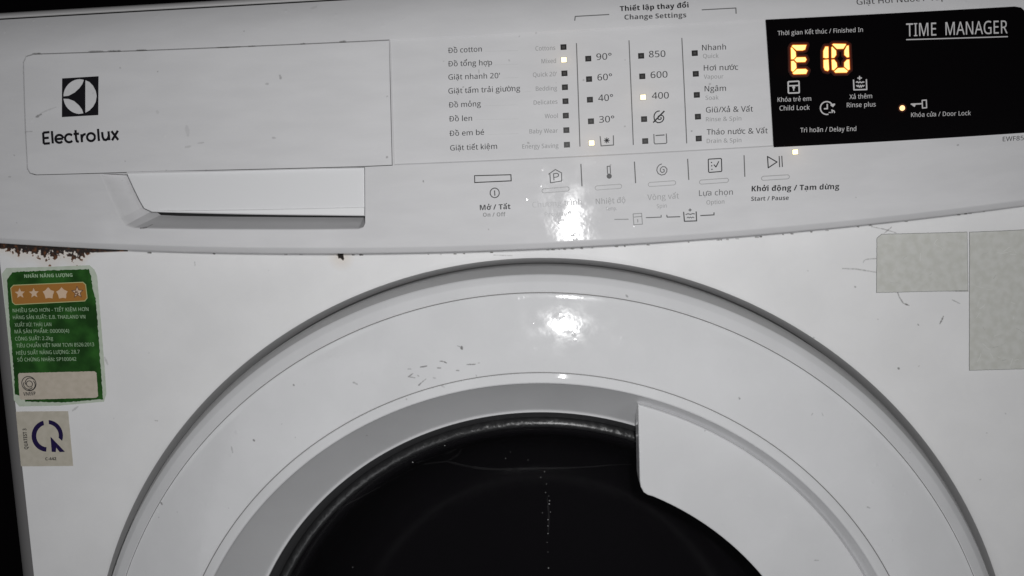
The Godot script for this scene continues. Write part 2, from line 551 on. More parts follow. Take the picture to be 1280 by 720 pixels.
func make_materials():
	plain_face = SystemFont.new()
	plain_face.font_names = PackedStringArray(["Droid Sans"])
	plain_face.hinting = TextServer.HINTING_NONE
	bold_face = SystemFont.new()
	bold_face.font_names = PackedStringArray(["Droid Sans"])
	bold_face.font_weight = 700
	bold_face.hinting = TextServer.HINTING_NONE
	var enamel := enamel_picture()
	var print_sheet := panel_picture()
	var wear := noise_picture(0.012, 4, Color(0.982, 0.982, 0.982), Color(1, 1, 1))
	var greasy := noise_picture(0.02, 5, Color(0.46, 0.46, 0.46), Color(0.60, 0.60, 0.60))
	var dusty := noise_picture(0.05, 5, Color(0.05, 0.05, 0.05), Color(0.17, 0.17, 0.17))
	var wiped := noise_picture(0.05, 5, Color(0.05, 0.05, 0.05), Color(0.17, 0.17, 0.17), false, 1024)
	wiped.height = 273
	var peel := dust_picture(1024, 1024)
	var peel_strip := dust_picture(1024, 273)
	for spec in [["enamel", enamel, 0.865, 0.86, 0.86], ["door_plastic", enamel, 0.775, 0.775, 0.785], ["panel_plastic", print_sheet, 0.725, 0.72, 0.73], ["drawer_plastic", print_sheet, 0.75, 0.745, 0.755]]:
		var m := mat(spec[0], lin(spec[2], spec[3], spec[4]), 1.0, 0.35 if spec[0] == "enamel" else 0.25)
		m.albedo_texture = spec[1]
		m.roughness_texture = greasy if spec[0] == "enamel" else wiped if spec[1] == print_sheet else dusty
		m.roughness_texture_channel = BaseMaterial3D.TEXTURE_CHANNEL_RED
		m.detail_enabled = true
		m.detail_albedo = wear
		m.detail_blend_mode = BaseMaterial3D.BLEND_MODE_MUL
		m.normal_enabled = true
		m.normal_texture = peel_strip if spec[1] == print_sheet else peel
		m.normal_scale = 0.3 if spec[0] == "enamel" else 1.0
		m.clearcoat_enabled = true
		m.clearcoat = 0.05
		m.clearcoat_roughness = 0.045
		if spec[1] == print_sheet:
			m.anisotropy_enabled = true
			m.anisotropy = -0.7
	var wall: StandardMaterial3D = M.door_plastic.duplicate()
	wall.normal_enabled = false
	wall.roughness_texture = greasy
	M["recess_plastic"] = wall
	mat("bare_plastic", lin(0.82, 0.82, 0.83), 0.35)
	mat("lip_white", lin(0.90, 0.90, 0.905), 0.3)
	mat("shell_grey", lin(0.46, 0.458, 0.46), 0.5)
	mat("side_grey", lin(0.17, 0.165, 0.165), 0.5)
	mat("lid_plastic", lin(0.52, 0.51, 0.51), 0.45)
	mat("joint_grime", lin(0.22, 0.215, 0.21), 0.8, 0.3)
	mat("cavity", lin(0.03, 0.03, 0.03), 0.8, 0.2)
	mat("display_black", lin(0.003, 0.0025, 0.003), 0.18, 0.3)
	mat("lamp_frame", lin(0.02, 0.019, 0.019), 0.35)
	mat("lamp_lens", lin(0.075, 0.073, 0.072), 0.3)
	glow("lamp_lit", lin(0.9, 0.88, 0.8), Color(1.0, 0.91, 0.66), 1.8)
	glow("door_lamp_lit", lin(0.9, 0.7, 0.5), Color(1.0, 0.76, 0.46), 1.5)
	glow("segment_lit", lin(0.8, 0.6, 0.3), Color(1.0, 0.84, 0.45), 1.3)
	glow("segment_edge", lin(0.5, 0.2, 0.05), Color(1.0, 0.58, 0.14), 0.85)
	glow("painted_halo_dim", lin(0.02, 0.005, 0.002), Color(0.55, 0.13, 0.015), 0.045)  # outer glow painted as dim emissive plates round digits and door lamp
	glow("painted_halo", lin(0.03, 0.006, 0.002), Color(0.66, 0.20, 0.015), 0.2)  # inner glow of the digits, put into an emissive plate
	mat("touch_rim", lin(0.36, 0.36, 0.36), 0.45)
	mat("rubber", lin(0.03, 0.03, 0.031), 0.6, 0.3)
	var wet := mat("wet_lip", lin(0.02, 0.02, 0.021), 0.38, 0.48)
	wet.normal_enabled = true
	wet.normal_texture = noise_picture(0.09, 4, Color.BLACK, Color.WHITE, true, 1024, 8.0)
	wet.normal_scale = 0.13
	wet.clearcoat_enabled = true
	wet.clearcoat = 0.3
	wet.clearcoat_roughness = 0.25
	mat("window_frame", lin(0.045, 0.045, 0.047), 0.5)
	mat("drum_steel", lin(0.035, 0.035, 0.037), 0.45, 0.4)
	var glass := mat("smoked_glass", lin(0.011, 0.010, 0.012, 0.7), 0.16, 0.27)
	glass.transparency = BaseMaterial3D.TRANSPARENCY_ALPHA
	var reflection_strip := mat("painted_reflection", lin(0.5, 0.5, 0.5, 0.035), 0.6, 0.3)  # see-through pale colour for reflections drawn on the glass
	reflection_strip.transparency = BaseMaterial3D.TRANSPARENCY_ALPHA
	mat("limescale", lin(0.42, 0.42, 0.42), 0.2, 0.7)
	# stickers
	mat("label_edge", lin(0.56, 0.63, 0.52), 0.5)
	mat("label_green", lin(0.028, 0.124, 0.018), 0.6, 0.25)
	mat("star_band", lin(0.42, 0.185, 0.038), 0.6, 0.3)
	mat("band_edge", lin(0.50, 0.50, 0.22), 0.5)
	mat("star_pale", lin(0.72, 0.52, 0.36), 0.55)
	mat("star_line", lin(0.13, 0.05, 0.02), 0.5)
	mat("label_box", lin(0.60, 0.53, 0.44), 0.6)
	mat("mark_paper", lin(0.56, 0.515, 0.43), 0.5)
	mat("mark_navy", lin(0.018, 0.011, 0.065), 0.7, 0.2)
	mat("tape", lin(0.66, 0.66, 0.625), 0.55)
	mat("crease_pale", lin(0.74, 0.74, 0.71), 0.6)
	mat("crease_dull", lin(0.5, 0.5, 0.47), 0.6)
	var crease := noise_picture(0.11, 5, Color(0.955, 0.955, 0.945), Color(1, 1, 1))
	for called in ["tape", "mark_paper", "label_box", "label_edge"]:
		M[called].detail_enabled = true
		M[called].detail_albedo = crease
		M[called].detail_blend_mode = BaseMaterial3D.BLEND_MODE_MUL
		M[called].uv1_scale = Vector3(1, 1, 1)
	var faded := noise_picture(0.03, 4, Color(0.6, 0.66, 0.6), Color(1, 1, 1))
	M["label_green"].detail_enabled = true
	M["label_green"].detail_albedo = faded
	M["label_green"].detail_blend_mode = BaseMaterial3D.BLEND_MODE_MUL
	for spec in [["black", 0.010, 0.009, 0.012], ["dark", 0.03, 0.03, 0.032], ["grey", 0.10, 0.10, 0.102], ["soft", 0.16, 0.16, 0.162], ["line", 0.17, 0.17, 0.172], ["faded", 0.34, 0.34, 0.342], ["worn", 0.42, 0.42, 0.422], ["ghost", 0.6, 0.6, 0.605], ["hair", 0.62, 0.62, 0.62], ["light", 0.62, 0.61, 0.61], ["pale", 0.42, 0.58, 0.38], ["rust", 0.13, 0.05, 0.02]]:
		inks[spec[0]] = mat("ink_" + spec[0], lin(spec[1], spec[2], spec[3]), 0.7, 0.25)

# ---------------------------------------------------------------- the machine

const STEP := 0.6               # the board with the programmes lies this much deeper than the panel round it
const BOARD_LEFT := -64.4
const BOARD_RIGHT := 262.0
const BOARD_LOW := 315.0
const BOARD_HIGH := 378.4

func depth_at(p: Vector2) -> float:
	return -STEP if p.x > BOARD_LEFT and p.y > BOARD_LOW and p.y < BOARD_HIGH and p.x < BOARD_RIGHT else 0.0

func build_machine():
	var machine := Node3D.new()
	machine.name = "washing_machine"
	machine.set_meta("label", "white front loading washing machine with slanted control panel, lit orange display and round door")
	machine.set_meta("category", "washing machine")
	add_child(machine)
	build_cabinet(machine)
	build_panel(machine)
	build_drawer(machine)
	build_display(machine)
	build_door(machine)
	build_stickers(machine)

func circle(r: float, n: int) -> PackedVector2Array:
	var p := PackedVector2Array()
	for i in n:
		p.append(Vector2(cos(TAU * i / n), sin(TAU * i / n)) * r)
	return p

func build_cabinet(machine: Node3D):
	var s := Shape.new()
	sheet(s, 0.0, outline([Vector2(-291, -450), Vector2(291, -450), Vector2(291, 292), Vector2(-291, 292)]), [circle(266.0, 240)], 0.0, 60.0)
	turned(s, [Vector2(266, 0), Vector2(264.2, -0.1), Vector2(263.4, -0.5)])
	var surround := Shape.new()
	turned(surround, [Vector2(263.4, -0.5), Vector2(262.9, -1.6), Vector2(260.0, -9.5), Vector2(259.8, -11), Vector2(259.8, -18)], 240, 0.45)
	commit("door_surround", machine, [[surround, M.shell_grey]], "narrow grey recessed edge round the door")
	var plan := []
	for i in 9:
		var a := PI / 2 * i / 8
		plan.append(Vector2(-291.0 - 12.0 * sin(a), -12.0 + 12.0 * cos(a)))
	plan.append_array([Vector2(-303, -545)])
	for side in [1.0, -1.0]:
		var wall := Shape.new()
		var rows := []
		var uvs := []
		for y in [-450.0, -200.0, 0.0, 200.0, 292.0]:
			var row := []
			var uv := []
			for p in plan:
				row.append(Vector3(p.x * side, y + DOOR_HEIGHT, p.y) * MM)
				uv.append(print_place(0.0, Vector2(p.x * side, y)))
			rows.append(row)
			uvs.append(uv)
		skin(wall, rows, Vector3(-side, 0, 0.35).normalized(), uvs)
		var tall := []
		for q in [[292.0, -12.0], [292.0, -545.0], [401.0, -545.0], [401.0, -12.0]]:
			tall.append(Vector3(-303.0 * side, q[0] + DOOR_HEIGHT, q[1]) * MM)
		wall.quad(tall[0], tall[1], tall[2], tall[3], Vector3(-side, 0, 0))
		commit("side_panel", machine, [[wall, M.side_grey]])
	var c := []
	for q in [[-303, -450, -545], [303, -450, -545], [303, 400, -545], [-303, 400, -545], [-303, -450, 0], [303, -450, 0]]:
		c.append(Vector3(q[0], q[1] + DOOR_HEIGHT, q[2]) * MM)
	s.quad(c[0], c[1], c[2], c[3], Vector3(0, 0, -1))
	s.quad(c[0], c[1], c[5], c[4], Vector3(0, -1, 0))
	commit("cabinet", machine, [[s, M.enamel]], "white enamelled cabinet with rust eaten into its upper left edge and grey scuffs")
	# the worktop, its front edge following the panel
	var lid := Shape.new()
	var rows := []
	for step in [[402.7, -2.0], [402.6, -0.4], [402.9, 0.1], [404.2, 0.2], [405.6, -0.3], [406.7, -1.6], [407.3, -3.6], [407.6, -8.0]]:
		var row := []
		for i in 41:
			row.append(on(PANEL, Vector2(lerpf(-302, 302, i / 40.0), step[0]), step[1]))
		rows.append(row)
	var back := []
	for i in 41:
		back.append(Vector3(lerpf(-302, 302, i / 40.0), rows[-1][i].y / MM + 8.0, -548) * MM)
	rows.append(back)
	skin(lid, rows, Vector3(0, 0.6, 1).normalized())
	var under := []
	for side in [0, 40]:
		for i in rows.size() - 1:
			lid.quad(rows[i][side], rows[i + 1][side], Vector3(rows[i + 1][side].x, rows[0][side].y, rows[i + 1][side].z), Vector3(rows[i][side].x, rows[0][side].y, rows[i][side].z), Vector3(-1 if side == 0 else 1, 0, 0))
	var gap := Shape.new()
	sheet(gap, PANEL, outline([Vector2(-300, 400.0), Vector2(300, 400.0), Vector2(300, 403.2), Vector2(-300, 403.2)]), [], -0.9, 12.0)
	commit("worktop", machine, [[lid, M.lid_plastic], [gap, M.cavity]])
	# the drum behind the door, seen dimly through the smoked glass
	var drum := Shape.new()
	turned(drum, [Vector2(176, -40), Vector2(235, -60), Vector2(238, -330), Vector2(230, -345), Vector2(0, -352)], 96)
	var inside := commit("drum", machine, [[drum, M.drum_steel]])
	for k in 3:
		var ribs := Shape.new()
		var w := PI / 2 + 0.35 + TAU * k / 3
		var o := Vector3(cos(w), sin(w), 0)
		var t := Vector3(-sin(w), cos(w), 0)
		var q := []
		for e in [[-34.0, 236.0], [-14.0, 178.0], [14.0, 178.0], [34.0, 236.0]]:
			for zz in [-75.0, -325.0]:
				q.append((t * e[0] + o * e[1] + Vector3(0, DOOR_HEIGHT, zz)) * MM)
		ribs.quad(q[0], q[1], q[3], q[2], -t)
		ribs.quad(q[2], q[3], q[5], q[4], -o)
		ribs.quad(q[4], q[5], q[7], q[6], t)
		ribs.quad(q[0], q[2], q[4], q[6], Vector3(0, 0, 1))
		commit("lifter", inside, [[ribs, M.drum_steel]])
	var gasket := Shape.new()
	var lip := []
	for i in 13:
		var a := lerpf(-0.5, 3.9, i / 12.0)
		lip.append(Vector2(165.5 - 5.0 * cos(a) * -1.0, -24.0 + 5.0 * sin(a)))
	turned(gasket, lip, 160, 2.0)
	turned(gasket, [Vector2(176, -14), Vector2(171, -24), Vector2(178, -36), Vector2(171, -46), Vector2(180, -58)], 120)
	commit("door_gasket", machine, [[gasket, M.rubber]])

func build_panel(machine: Node3D):
	var face := Shape.new()
	var drawer := outline([Vector2(-253.97, 378.87), Vector2(-195.33, 378.54), Vector2(-133.47, 378.33), Vector2(-64.15, 378.24), Vector2(-64.77, 314.84), Vector2(-79.43, 314.72), Vector2(-143.82, 315.09), Vector2(-186.37, 315.25), Vector2(-254.37, 314.53), Vector2(-257.91, 315.49), Vector2(-259.36, 318.05), Vector2(-259.76, 343.84), Vector2(-260.08, 374.39), Vector2(-258.48, 377.75)])
	var recess_out: Array = [Vector2(-218.95, 314.68), Vector2(-214.28, 301.14), Vector2(-209.24, 288.02), Vector2(-206.38, 284.33), Vector2(-202.12, 282.9), Vector2(-187.87, 282.77), Vector2(-162.2, 282.85), Vector2(-136.84, 282.88), Vector2(-103.46, 282.77), Vector2(-83.63, 282.82), Vector2(-81.13, 283.64), Vector2(-79.96, 285.89), Vector2(-78.94, 314.54)]
	var recess_in: Array = [Vector2(-206.28, 314.89), Vector2(-202.69, 307.17), Vector2(-199.19, 298.37), Vector2(-197.22, 294.23), Vector2(-193.47, 291.27), Vector2(-183.16, 290.82), Vector2(-161.82, 290.53), Vector2(-136.48, 290.31), Vector2(-103.14, 289.73), Vector2(-83.75, 289.33), Vector2(-81.28, 289.45), Vector2(-79.83, 289.79), Vector2(-78.98, 314.54)]
	var board := outline([Vector2(BOARD_LEFT, BOARD_LOW), Vector2(BOARD_RIGHT, BOARD_LOW), Vector2(BOARD_RIGHT, BOARD_HIGH), Vector2(BOARD_LEFT, BOARD_HIGH)])
	var power := outline([Vector2(-23.71, 308.43), Vector2(-4.97, 308.12), Vector2(-4.93, 304.61), Vector2(-23.77, 304.51)])
	var whole := outline([Vector2(-300, 273.7), Vector2(300, 273.7), Vector2(300, 400.9), Vector2(-300, 400.9)])
	var recess := outline(recess_out)
	var holes := [drawer, recess, board, power]
	sheet(face, PANEL, whole, holes, 0.0, 9.0)
	# the lower board and the chamfer round it
	var floor_outline := inset(board, 0.7)
	sheet(face, PANEL, floor_outline, [drawer], -STEP, 9.0)
	band(face, PANEL, board, 0.0, inset(board, 0.25), -0.2, true, true)
	band(face, PANEL, inset(board, 0.25), -0.2, floor_outline, -STEP, true, true)
	# the finger recess below the drawer, and the walls of the drawer's opening
	var steps := [[0.0, 0.0], [0.05, -0.25], [0.12, -1.0], [1.0, -12.5]]
	for i in steps.size() - 1:
		var a := PackedVector2Array()
		var b := PackedVector2Array()
		for k in recess_out.size():
			a.append(recess_out[k].lerp(recess_in[k], steps[i][0]))
			b.append(recess_out[k].lerp(recess_in[k], steps[i + 1][0]))
		band(face, PANEL, a, steps[i][1], b, steps[i + 1][1], false, false)
	band(face, PANEL, drawer, 0.0, drawer, -13.0, true, true)
	band(face, PANEL, power, 0.0, power, -4.0, true, true)
	# the rounded lip along the bottom and the closing strips
	var rows := []
	var uvs := []
	for step in [[273.7, 0.0], [273.3, -0.08], [272.9, -0.3], [271.4, -1.55], [270.7, -2.15], [270.4, -2.6], [270.3, -3.4], [270.3, -8.0]]:
		var row := []
		var uv := []
		for i in 61:
			var p := Vector2(lerpf(-300, 300, i / 60.0), step[0])
			row.append(on(PANEL, p, step[1]))
			uv.append(print_place(PANEL, p))
		rows.append(row)
		uvs.append(uv)
	skin(face, rows, Vector3(0, -0.5, 1).normalized(), uvs)
	for i in 60:
		var a: Vector3 = rows[-1][i]
		var b: Vector3 = rows[-1][i + 1]
		face.quad(a, b, Vector3(b.x, b.y, -0.001), Vector3(a.x, a.y, -0.001), Vector3(0, -1, 0))
		a = on(PANEL, Vector2(lerpf(-300, 300, i / 60.0), 400.9), 0)
		b = on(PANEL, Vector2(lerpf(-300, 300, (i + 1) / 60.0), 400.9), 0)
		face.quad(a, b, Vector3(b.x, b.y, -0.014), Vector3(a.x, a.y, -0.014), Vector3(0, 1, 0))
	for side in [-300.0, 300.0]:
		for i in 16:
			var a := on(PANEL, Vector2(side, lerpf(270.4, 400.9, i / 16.0)), 0)
			var b := on(PANEL, Vector2(side, lerpf(270.4, 400.9, (i + 1) / 16.0)), 0)
			face.quad(a, b, Vector3(b.x, b.y, -0.014), Vector3(a.x, a.y, -0.014), Vector3(side, 0, 0))
	var dark := Shape.new()
	sheet(dark, PANEL, outline([Vector2(-268, 278), Vector2(-58, 278), Vector2(-58, 384), Vector2(-268, 384)]), [], -14.0, 12.0)
	sheet(dark, PANEL, outline([Vector2(-45, 300), Vector2(-15, 300), Vector2(-15, 313), Vector2(-45, 313)]), [], -4.2, 12.0)
	var panel := commit("control_panel", machine, [[face, M.panel_plastic], [dark, M.cavity]], "slanted white plastic control panel bulging towards the middle")
	var key := Shape.new()
	slab(key, PANEL, inset(power, 0.42), -3.5, 0.5, 0.3)
	commit("power_button", panel, [[key, M.panel_plastic]])
	for pair in TOUCH_BUTTONS:
		touch_button(panel, pair[0], pair[1])
	for row in PANEL_TEXT:
		lettering("lettering", panel, PANEL, row, depth_at(row[1]) + 0.08, inks[row[4]])
	for row in PANEL_MARKS:
		var s := Shape.new()
		stroke(s, PANEL, row[0], row[1], row[3], depth_at(row[0][0]) + 0.07)
		commit("printed_line" if row[0].size() == 2 else "printed_symbol", panel, [[s, inks[row[2]]]])
	for row in LAMPS:
		var c: Vector2 = row[0]
		var d := depth_at(c)
		var frame := Shape.new()
		var lens := Shape.new()
		var box := outline([c + Vector2(-1.5, -1.4), c + Vector2(1.5, -1.4), c + Vector2(1.5, 1.4), c + Vector2(-1.5, 1.4)])
		slab(frame, PANEL, box, d - 0.2, d + 0.12, 0.08)
		slab(lens, PANEL, inset(box, 0.18 if row[1] else 0.75), d, d + 0.22, 0.08)
		commit("indicator_lamp", panel, [[frame, M.lamp_lens if row[1] else M.lamp_frame], [lens, M.lamp_lit if row[1] else M.lamp_lens]], "lit warm white indicator lamp" if row[1] else "")
		if row[1]:
			halo_light("indicator_glow", c, d + 3.0, Color(1.0, 0.82, 0.48), 9.0e-6)

# a flat pill with a grey rim
func touch_button(panel: Node3D, a: Vector2, b: Vector2):
	var pill := PackedVector2Array()
	var along := (b - a).normalized()
	var out := Vector2(-along.y, along.x)
	for i in 9:
		var w := PI * i / 8.0
		pill.append(b + (along * sin(w) - out * cos(w)) * 0.95)
	for i in 9:
		var w := PI * i / 8.0
		pill.append(a + (-along * sin(w) + out * cos(w)) * 0.95)
	pill = outline(Array(pill))
	var rim := Shape.new()
	slab(rim, PANEL, inset(pill, -0.28), -0.1, 0.1)
	var s := Shape.new()
	slab(s, PANEL, pill, 0.0, 0.28, 0.2)
	commit("touch_button", panel, [[rim, M.touch_rim], [s, M.panel_plastic]])

func build_drawer(machine: Node3D):
	var front := inset(outline([Vector2(-253.97, 378.87), Vector2(-195.33, 378.54), Vector2(-133.47, 378.33), Vector2(-64.15, 378.24), Vector2(-64.77, 314.84), Vector2(-79.43, 314.72), Vector2(-143.82, 315.09), Vector2(-186.37, 315.25), Vector2(-254.37, 314.53), Vector2(-257.91, 315.49), Vector2(-259.36, 318.05), Vector2(-259.76, 343.84), Vector2(-260.08, 374.39), Vector2(-258.48, 377.75)]), 0.38)
	var s := Shape.new()
	slab(s, PANEL, front, -6.0, 0.0, 0.35, 9.0)
	var drawer := commit("detergent_drawer", machine, [[s, M.drawer_plastic]], "flat white detergent drawer front with a brand emblem and faint smudges")
	var flap := Shape.new()
	var shape := outline([Vector2(-205.58, 315.93), Vector2(-202.26, 307.17), Vector2(-198.82, 298.83), Vector2(-196.76, 294.69), Vector2(-192.54, 292.61), Vector2(-170.26, 292.01), Vector2(-136.44, 291.17), Vector2(-103.11, 290.4), Vector2(-80.49, 289.68), Vector2(-79.64, 314.56)])
	slab(flap, PANEL, shape, -6.0, -1.4, 0.4, 9.0)
	commit("drawer_pull", drawer, [[flap, M.bare_plastic]], "cleaner and whiter pull below the drawer front")
	var edge := Shape.new()
	slab(edge, PANEL, outline([Vector2(-189.06, 293.28), Vector2(-161.67, 293.7), Vector2(-127.93, 294), Vector2(-102.94, 294.15), Vector2(-80.42, 294.27), Vector2(-80.61, 289.8), Vector2(-103.11, 290.53), Vector2(-136.44, 291.34), Vector2(-170.26, 292.19)]), -4.0, -0.7, 0.5, 9.0)
	commit("pull_lip", drawer, [[edge, M.lip_white]])
	var emblem := Shape.new()
	var leaves := []
	for leaf in LEAVES:
		leaves.append(outline(leaf))
	sheet(emblem, PANEL, outline([Vector2(-238.17, 365.19), Vector2(-218.06, 365.69), Vector2(-218.67, 345.39), Vector2(-238.77, 344.82)]), leaves, 0.09, 6.0)
	commit("emblem", drawer, [[emblem, inks.black]], "black square emblem with three white leaf shapes in a circle")
	var word := Shape.new()
	for row in WORDMARK:
		stroke(word, PANEL, row[0], row[1], row[3], 0.09)
	commit("wordmark", drawer, [[word, inks.black]], "black brand name in rounded letters")

func build_display(machine: Node3D):
	var s := Shape.new()
	slab(s, PANEL, outline([Vector2(123.78, 377.9), Vector2(247.09, 376.53), Vector2(250.25, 375.79), Vector2(252.13, 373.84), Vector2(252.84, 312.86), Vector2(125.4, 314.52)]), -STEP, 0.25, 0.15, 9.0)
	var display := commit("display_window", machine, [[s, M.display_black]], "black glossy display window showing E 10 in glowing orange segments")
	var k := 0
	for poly in SEGMENTS:
		var g := Shape.new()
		var e := Shape.new()
		var near := Shape.new()
		var far := Shape.new()
		k += 1
		slab(far, PANEL, grown(poly, 1.5), 0.2, 0.262 + 0.001 * k)  # halo plates: the glow of the segment put into shapes
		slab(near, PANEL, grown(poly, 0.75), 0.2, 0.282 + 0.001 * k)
		slab(e, PANEL, inset(outline(poly), -0.1), 0.25, 0.34)
		slab(g, PANEL, inset(outline(poly), 0.17), 0.3, 0.4)
		commit("digit_segment", display, [[g, M.segment_lit], [e, M.segment_edge], [near, M.painted_halo], [far, M.painted_halo_dim]])
	halo_light("display_glow", Vector2(136, 358), 6.0, Color(1.0, 0.5, 0.12), 4.0e-6)
	for row in DISPLAY_TEXT:
		lettering("lettering", display, PANEL, row, 0.33, inks[row[4]])
	for row in DISPLAY_MARKS:
		var g := Shape.new()
		stroke(g, PANEL, row[0], row[1], row[3], 0.32)
		commit("printed_line" if row[0].size() == 2 else "printed_symbol", display, [[g, inks[row[2]]]])
	var lamp := Shape.new()
	var disc := PackedVector2Array()
	for p in circle(1.35, 18):
		disc.append(p + Vector2(189.22, 329.83))
	slab(lamp, PANEL, disc, 0.2, 0.5, 0.2)
	var ring := Shape.new()
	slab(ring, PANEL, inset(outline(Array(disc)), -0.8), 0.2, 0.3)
	commit("door_lock_lamp", display, [[lamp, M.door_lamp_lit], [ring, M.painted_halo_dim]], "small round lit orange lamp")
	halo_light("door_lock_glow", Vector2(189.22, 329.83), 3.0, Color(1.0, 0.4, 0.1), 2.0e-6)

func grown(poly: Array, w: float) -> PackedVector2Array:
	var big := PackedVector2Array()
	for p in outline(poly):
		big.append(p * 100.0)
	var out := PackedVector2Array()
	for p in Geometry2D.offset_polygon(big, w * 100.0, Geometry2D.JOIN_ROUND)[0]:
		out.append(p * 0.01)
	return outline(Array(out))

# the little light that a lit lamp throws on the plastic round it
func halo_light(called: String, p: Vector2, ahead: float, c: Color, energy: float):
	var l := OmniLight3D.new()
	l.name = numbered(called, self)
	l.light_color = c
	l.light_energy = energy
	l.light_size = 0.01
	l.omni_range = 3.0
	l.omni_attenuation = 2.0
	l.shadow_enabled = true
	l.position = on(PANEL, p, ahead)
	add_child(l, true)

func arc_points(r: float, a: float, b: float, n: int) -> Array:
	var out := []
	for i in n + 1:
		var w := lerpf(a, b, float(i) / n)
		out.append(Vector2(cos(w), sin(w)) * r)
	return out

func build_door(machine: Node3D):
	var door := Node3D.new()
	door.name = "door"
	machine.add_child(door)
	var rim := Shape.new()
	turned(rim, [Vector2(255.9, 12.0), Vector2(255.5, 12.8), Vector2(252.6, 15.7), Vector2(252.1, 16.0), Vector2(248.0, 17.6), Vector2(247.4, 17.9), Vector2(247.05, 17.7), Vector2(247.05, 13)], 240, 0.3)
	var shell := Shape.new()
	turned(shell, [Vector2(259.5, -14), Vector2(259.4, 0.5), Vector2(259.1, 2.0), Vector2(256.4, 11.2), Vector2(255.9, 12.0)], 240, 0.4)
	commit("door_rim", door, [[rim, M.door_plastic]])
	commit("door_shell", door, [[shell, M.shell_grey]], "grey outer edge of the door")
	var ring := Shape.new()
	var profile := [Vector2(246.65, 13), Vector2(246.65, 18.2), Vector2(246.4, 18.45)]
	var z := 18.45
	for i in 16:
		var r := lerpf(246.0, 206.6, i / 15.0)
		if i > 0:
			z += 39.4 / 15.0 * tan(deg_to_rad(lerpf(12.5, 6.5, (i - 0.5) / 15.0)))
		profile.append(Vector2(r, z))
	profile.append_array([Vector2(206.25, z - 0.25), Vector2(206.25, 19)])
	turned(ring, profile, 240, 0.5)
	commit("door_ring", door, [[ring, M.door_plastic]], "broad domed white ring of the door with grey scuff marks")
	var seat := Shape.new()
	turned(seat, [Vector2(205.85, 19), Vector2(205.85, 24.7), Vector2(205.6, 25.0), Vector2(204, 25.4), Vector2(202, 25.9), Vector2(201.2, 25.95), Vector2(200.6, 25.6), Vector2(200.2, 24.8), Vector2(199.6, 23.5), Vector2(179.6, -3.4), Vector2(178.7, -4.5), Vector2(178.0, -5.0), Vector2(177.2, -5.2), Vector2(176.9, -5.6), Vector2(176.9, -12)], 240, 0.45)
	commit("door_inner_ring", door, [[seat, M.recess_plastic]])
	var seam := Shape.new()
	turned(seam, [Vector2(248.2, 17.2), Vector2(245.5, 17.6)])
	turned(seam, [Vector2(207.2, 24.2), Vector2(204.8, 24.4)])
	commit("seam_grime", door, [[seam, M.joint_grime]])
	var frame := Shape.new()
	turned(frame, [Vector2(176.8, -8.0), Vector2(175, -9.5), Vector2(172.8, -12.0), Vector2(172.2, -13.5)])
	commit("window_frame", door, [[frame, M.window_frame]])
	var lip := Shape.new()
	turned(lip, [Vector2(172.3, -14.5), Vector2(171.3, -13.3), Vector2(170.0, -12.4), Vector2(168.6, -11.9), Vector2(167.2, -11.8), Vector2(166.5, -12.4), Vector2(166.3, -14)], 240, 1.2)
	commit("window_lip", door, [[lip, M.wet_lip]])
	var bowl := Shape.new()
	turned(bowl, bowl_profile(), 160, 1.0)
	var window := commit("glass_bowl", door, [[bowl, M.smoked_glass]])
	for row in WATER_SPOTS:
		var s := Shape.new()
		droplet(s, row[0], row[1])
		commit("water_spot", window, [[s, M.limescale]])
	# pale strips that paint faint reflections and the flash streak on the glass
	for row in GLASS_REFLECTIONS:
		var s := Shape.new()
		reflection_strip(s, row[0], row[1])
		commit("reflection_streak", window, [[s, M.painted_reflection]])
	# the handle: a plate over the right of the opening
	var x := 56.0
	var outer := 195.0
	var inner := 150.6
	var plate := []
	var a0 := acos(x / outer)
	plate.append_array(arc_points(outer, -a0, a0, 72))
	var a1 := acos((x + 6.5) / inner)
	var turn := func(up: float) -> Array:
		var low := sqrt(inner * inner - (x + 7.0) * (x + 7.0))
		return [Vector2(x, up * (low + 9.0)), Vector2(x + 0.5, up * (low + 5.4)), Vector2(x + 2.0, up * (low + 2.4)), Vector2(x + 4.2, up * (low + 0.9))]
	plate.append_array(turn.call(1.0))
	plate.append_array(arc_points(inner, a1, -a1, 64))
	var foot: Array = turn.call(-1.0)
	foot.reverse()
	plate.append_array(foot)
	var h := Shape.new()
	slab(h, 0.0, outline(plate), 6.0, 21.6, 0.9, 40.0)
	commit("door_handle", door, [[h, M.door_plastic]], "white plate handle over the right side of the door opening")

func on_glass(p: Vector2) -> Vector3:
	var profile := bowl_profile()
	var far := p.length()
	var z := -13.0
	for i in profile.size() - 1:
		if far <= profile[i].x and far >= profile[i + 1].x:
			z = lerpf(profile[i].y, profile[i + 1].y, (profile[i].x - far) / (profile[i].x - profile[i + 1].x))
	return Vector3(p.x, p.y + DOOR_HEIGHT, z + 0.5) * MM

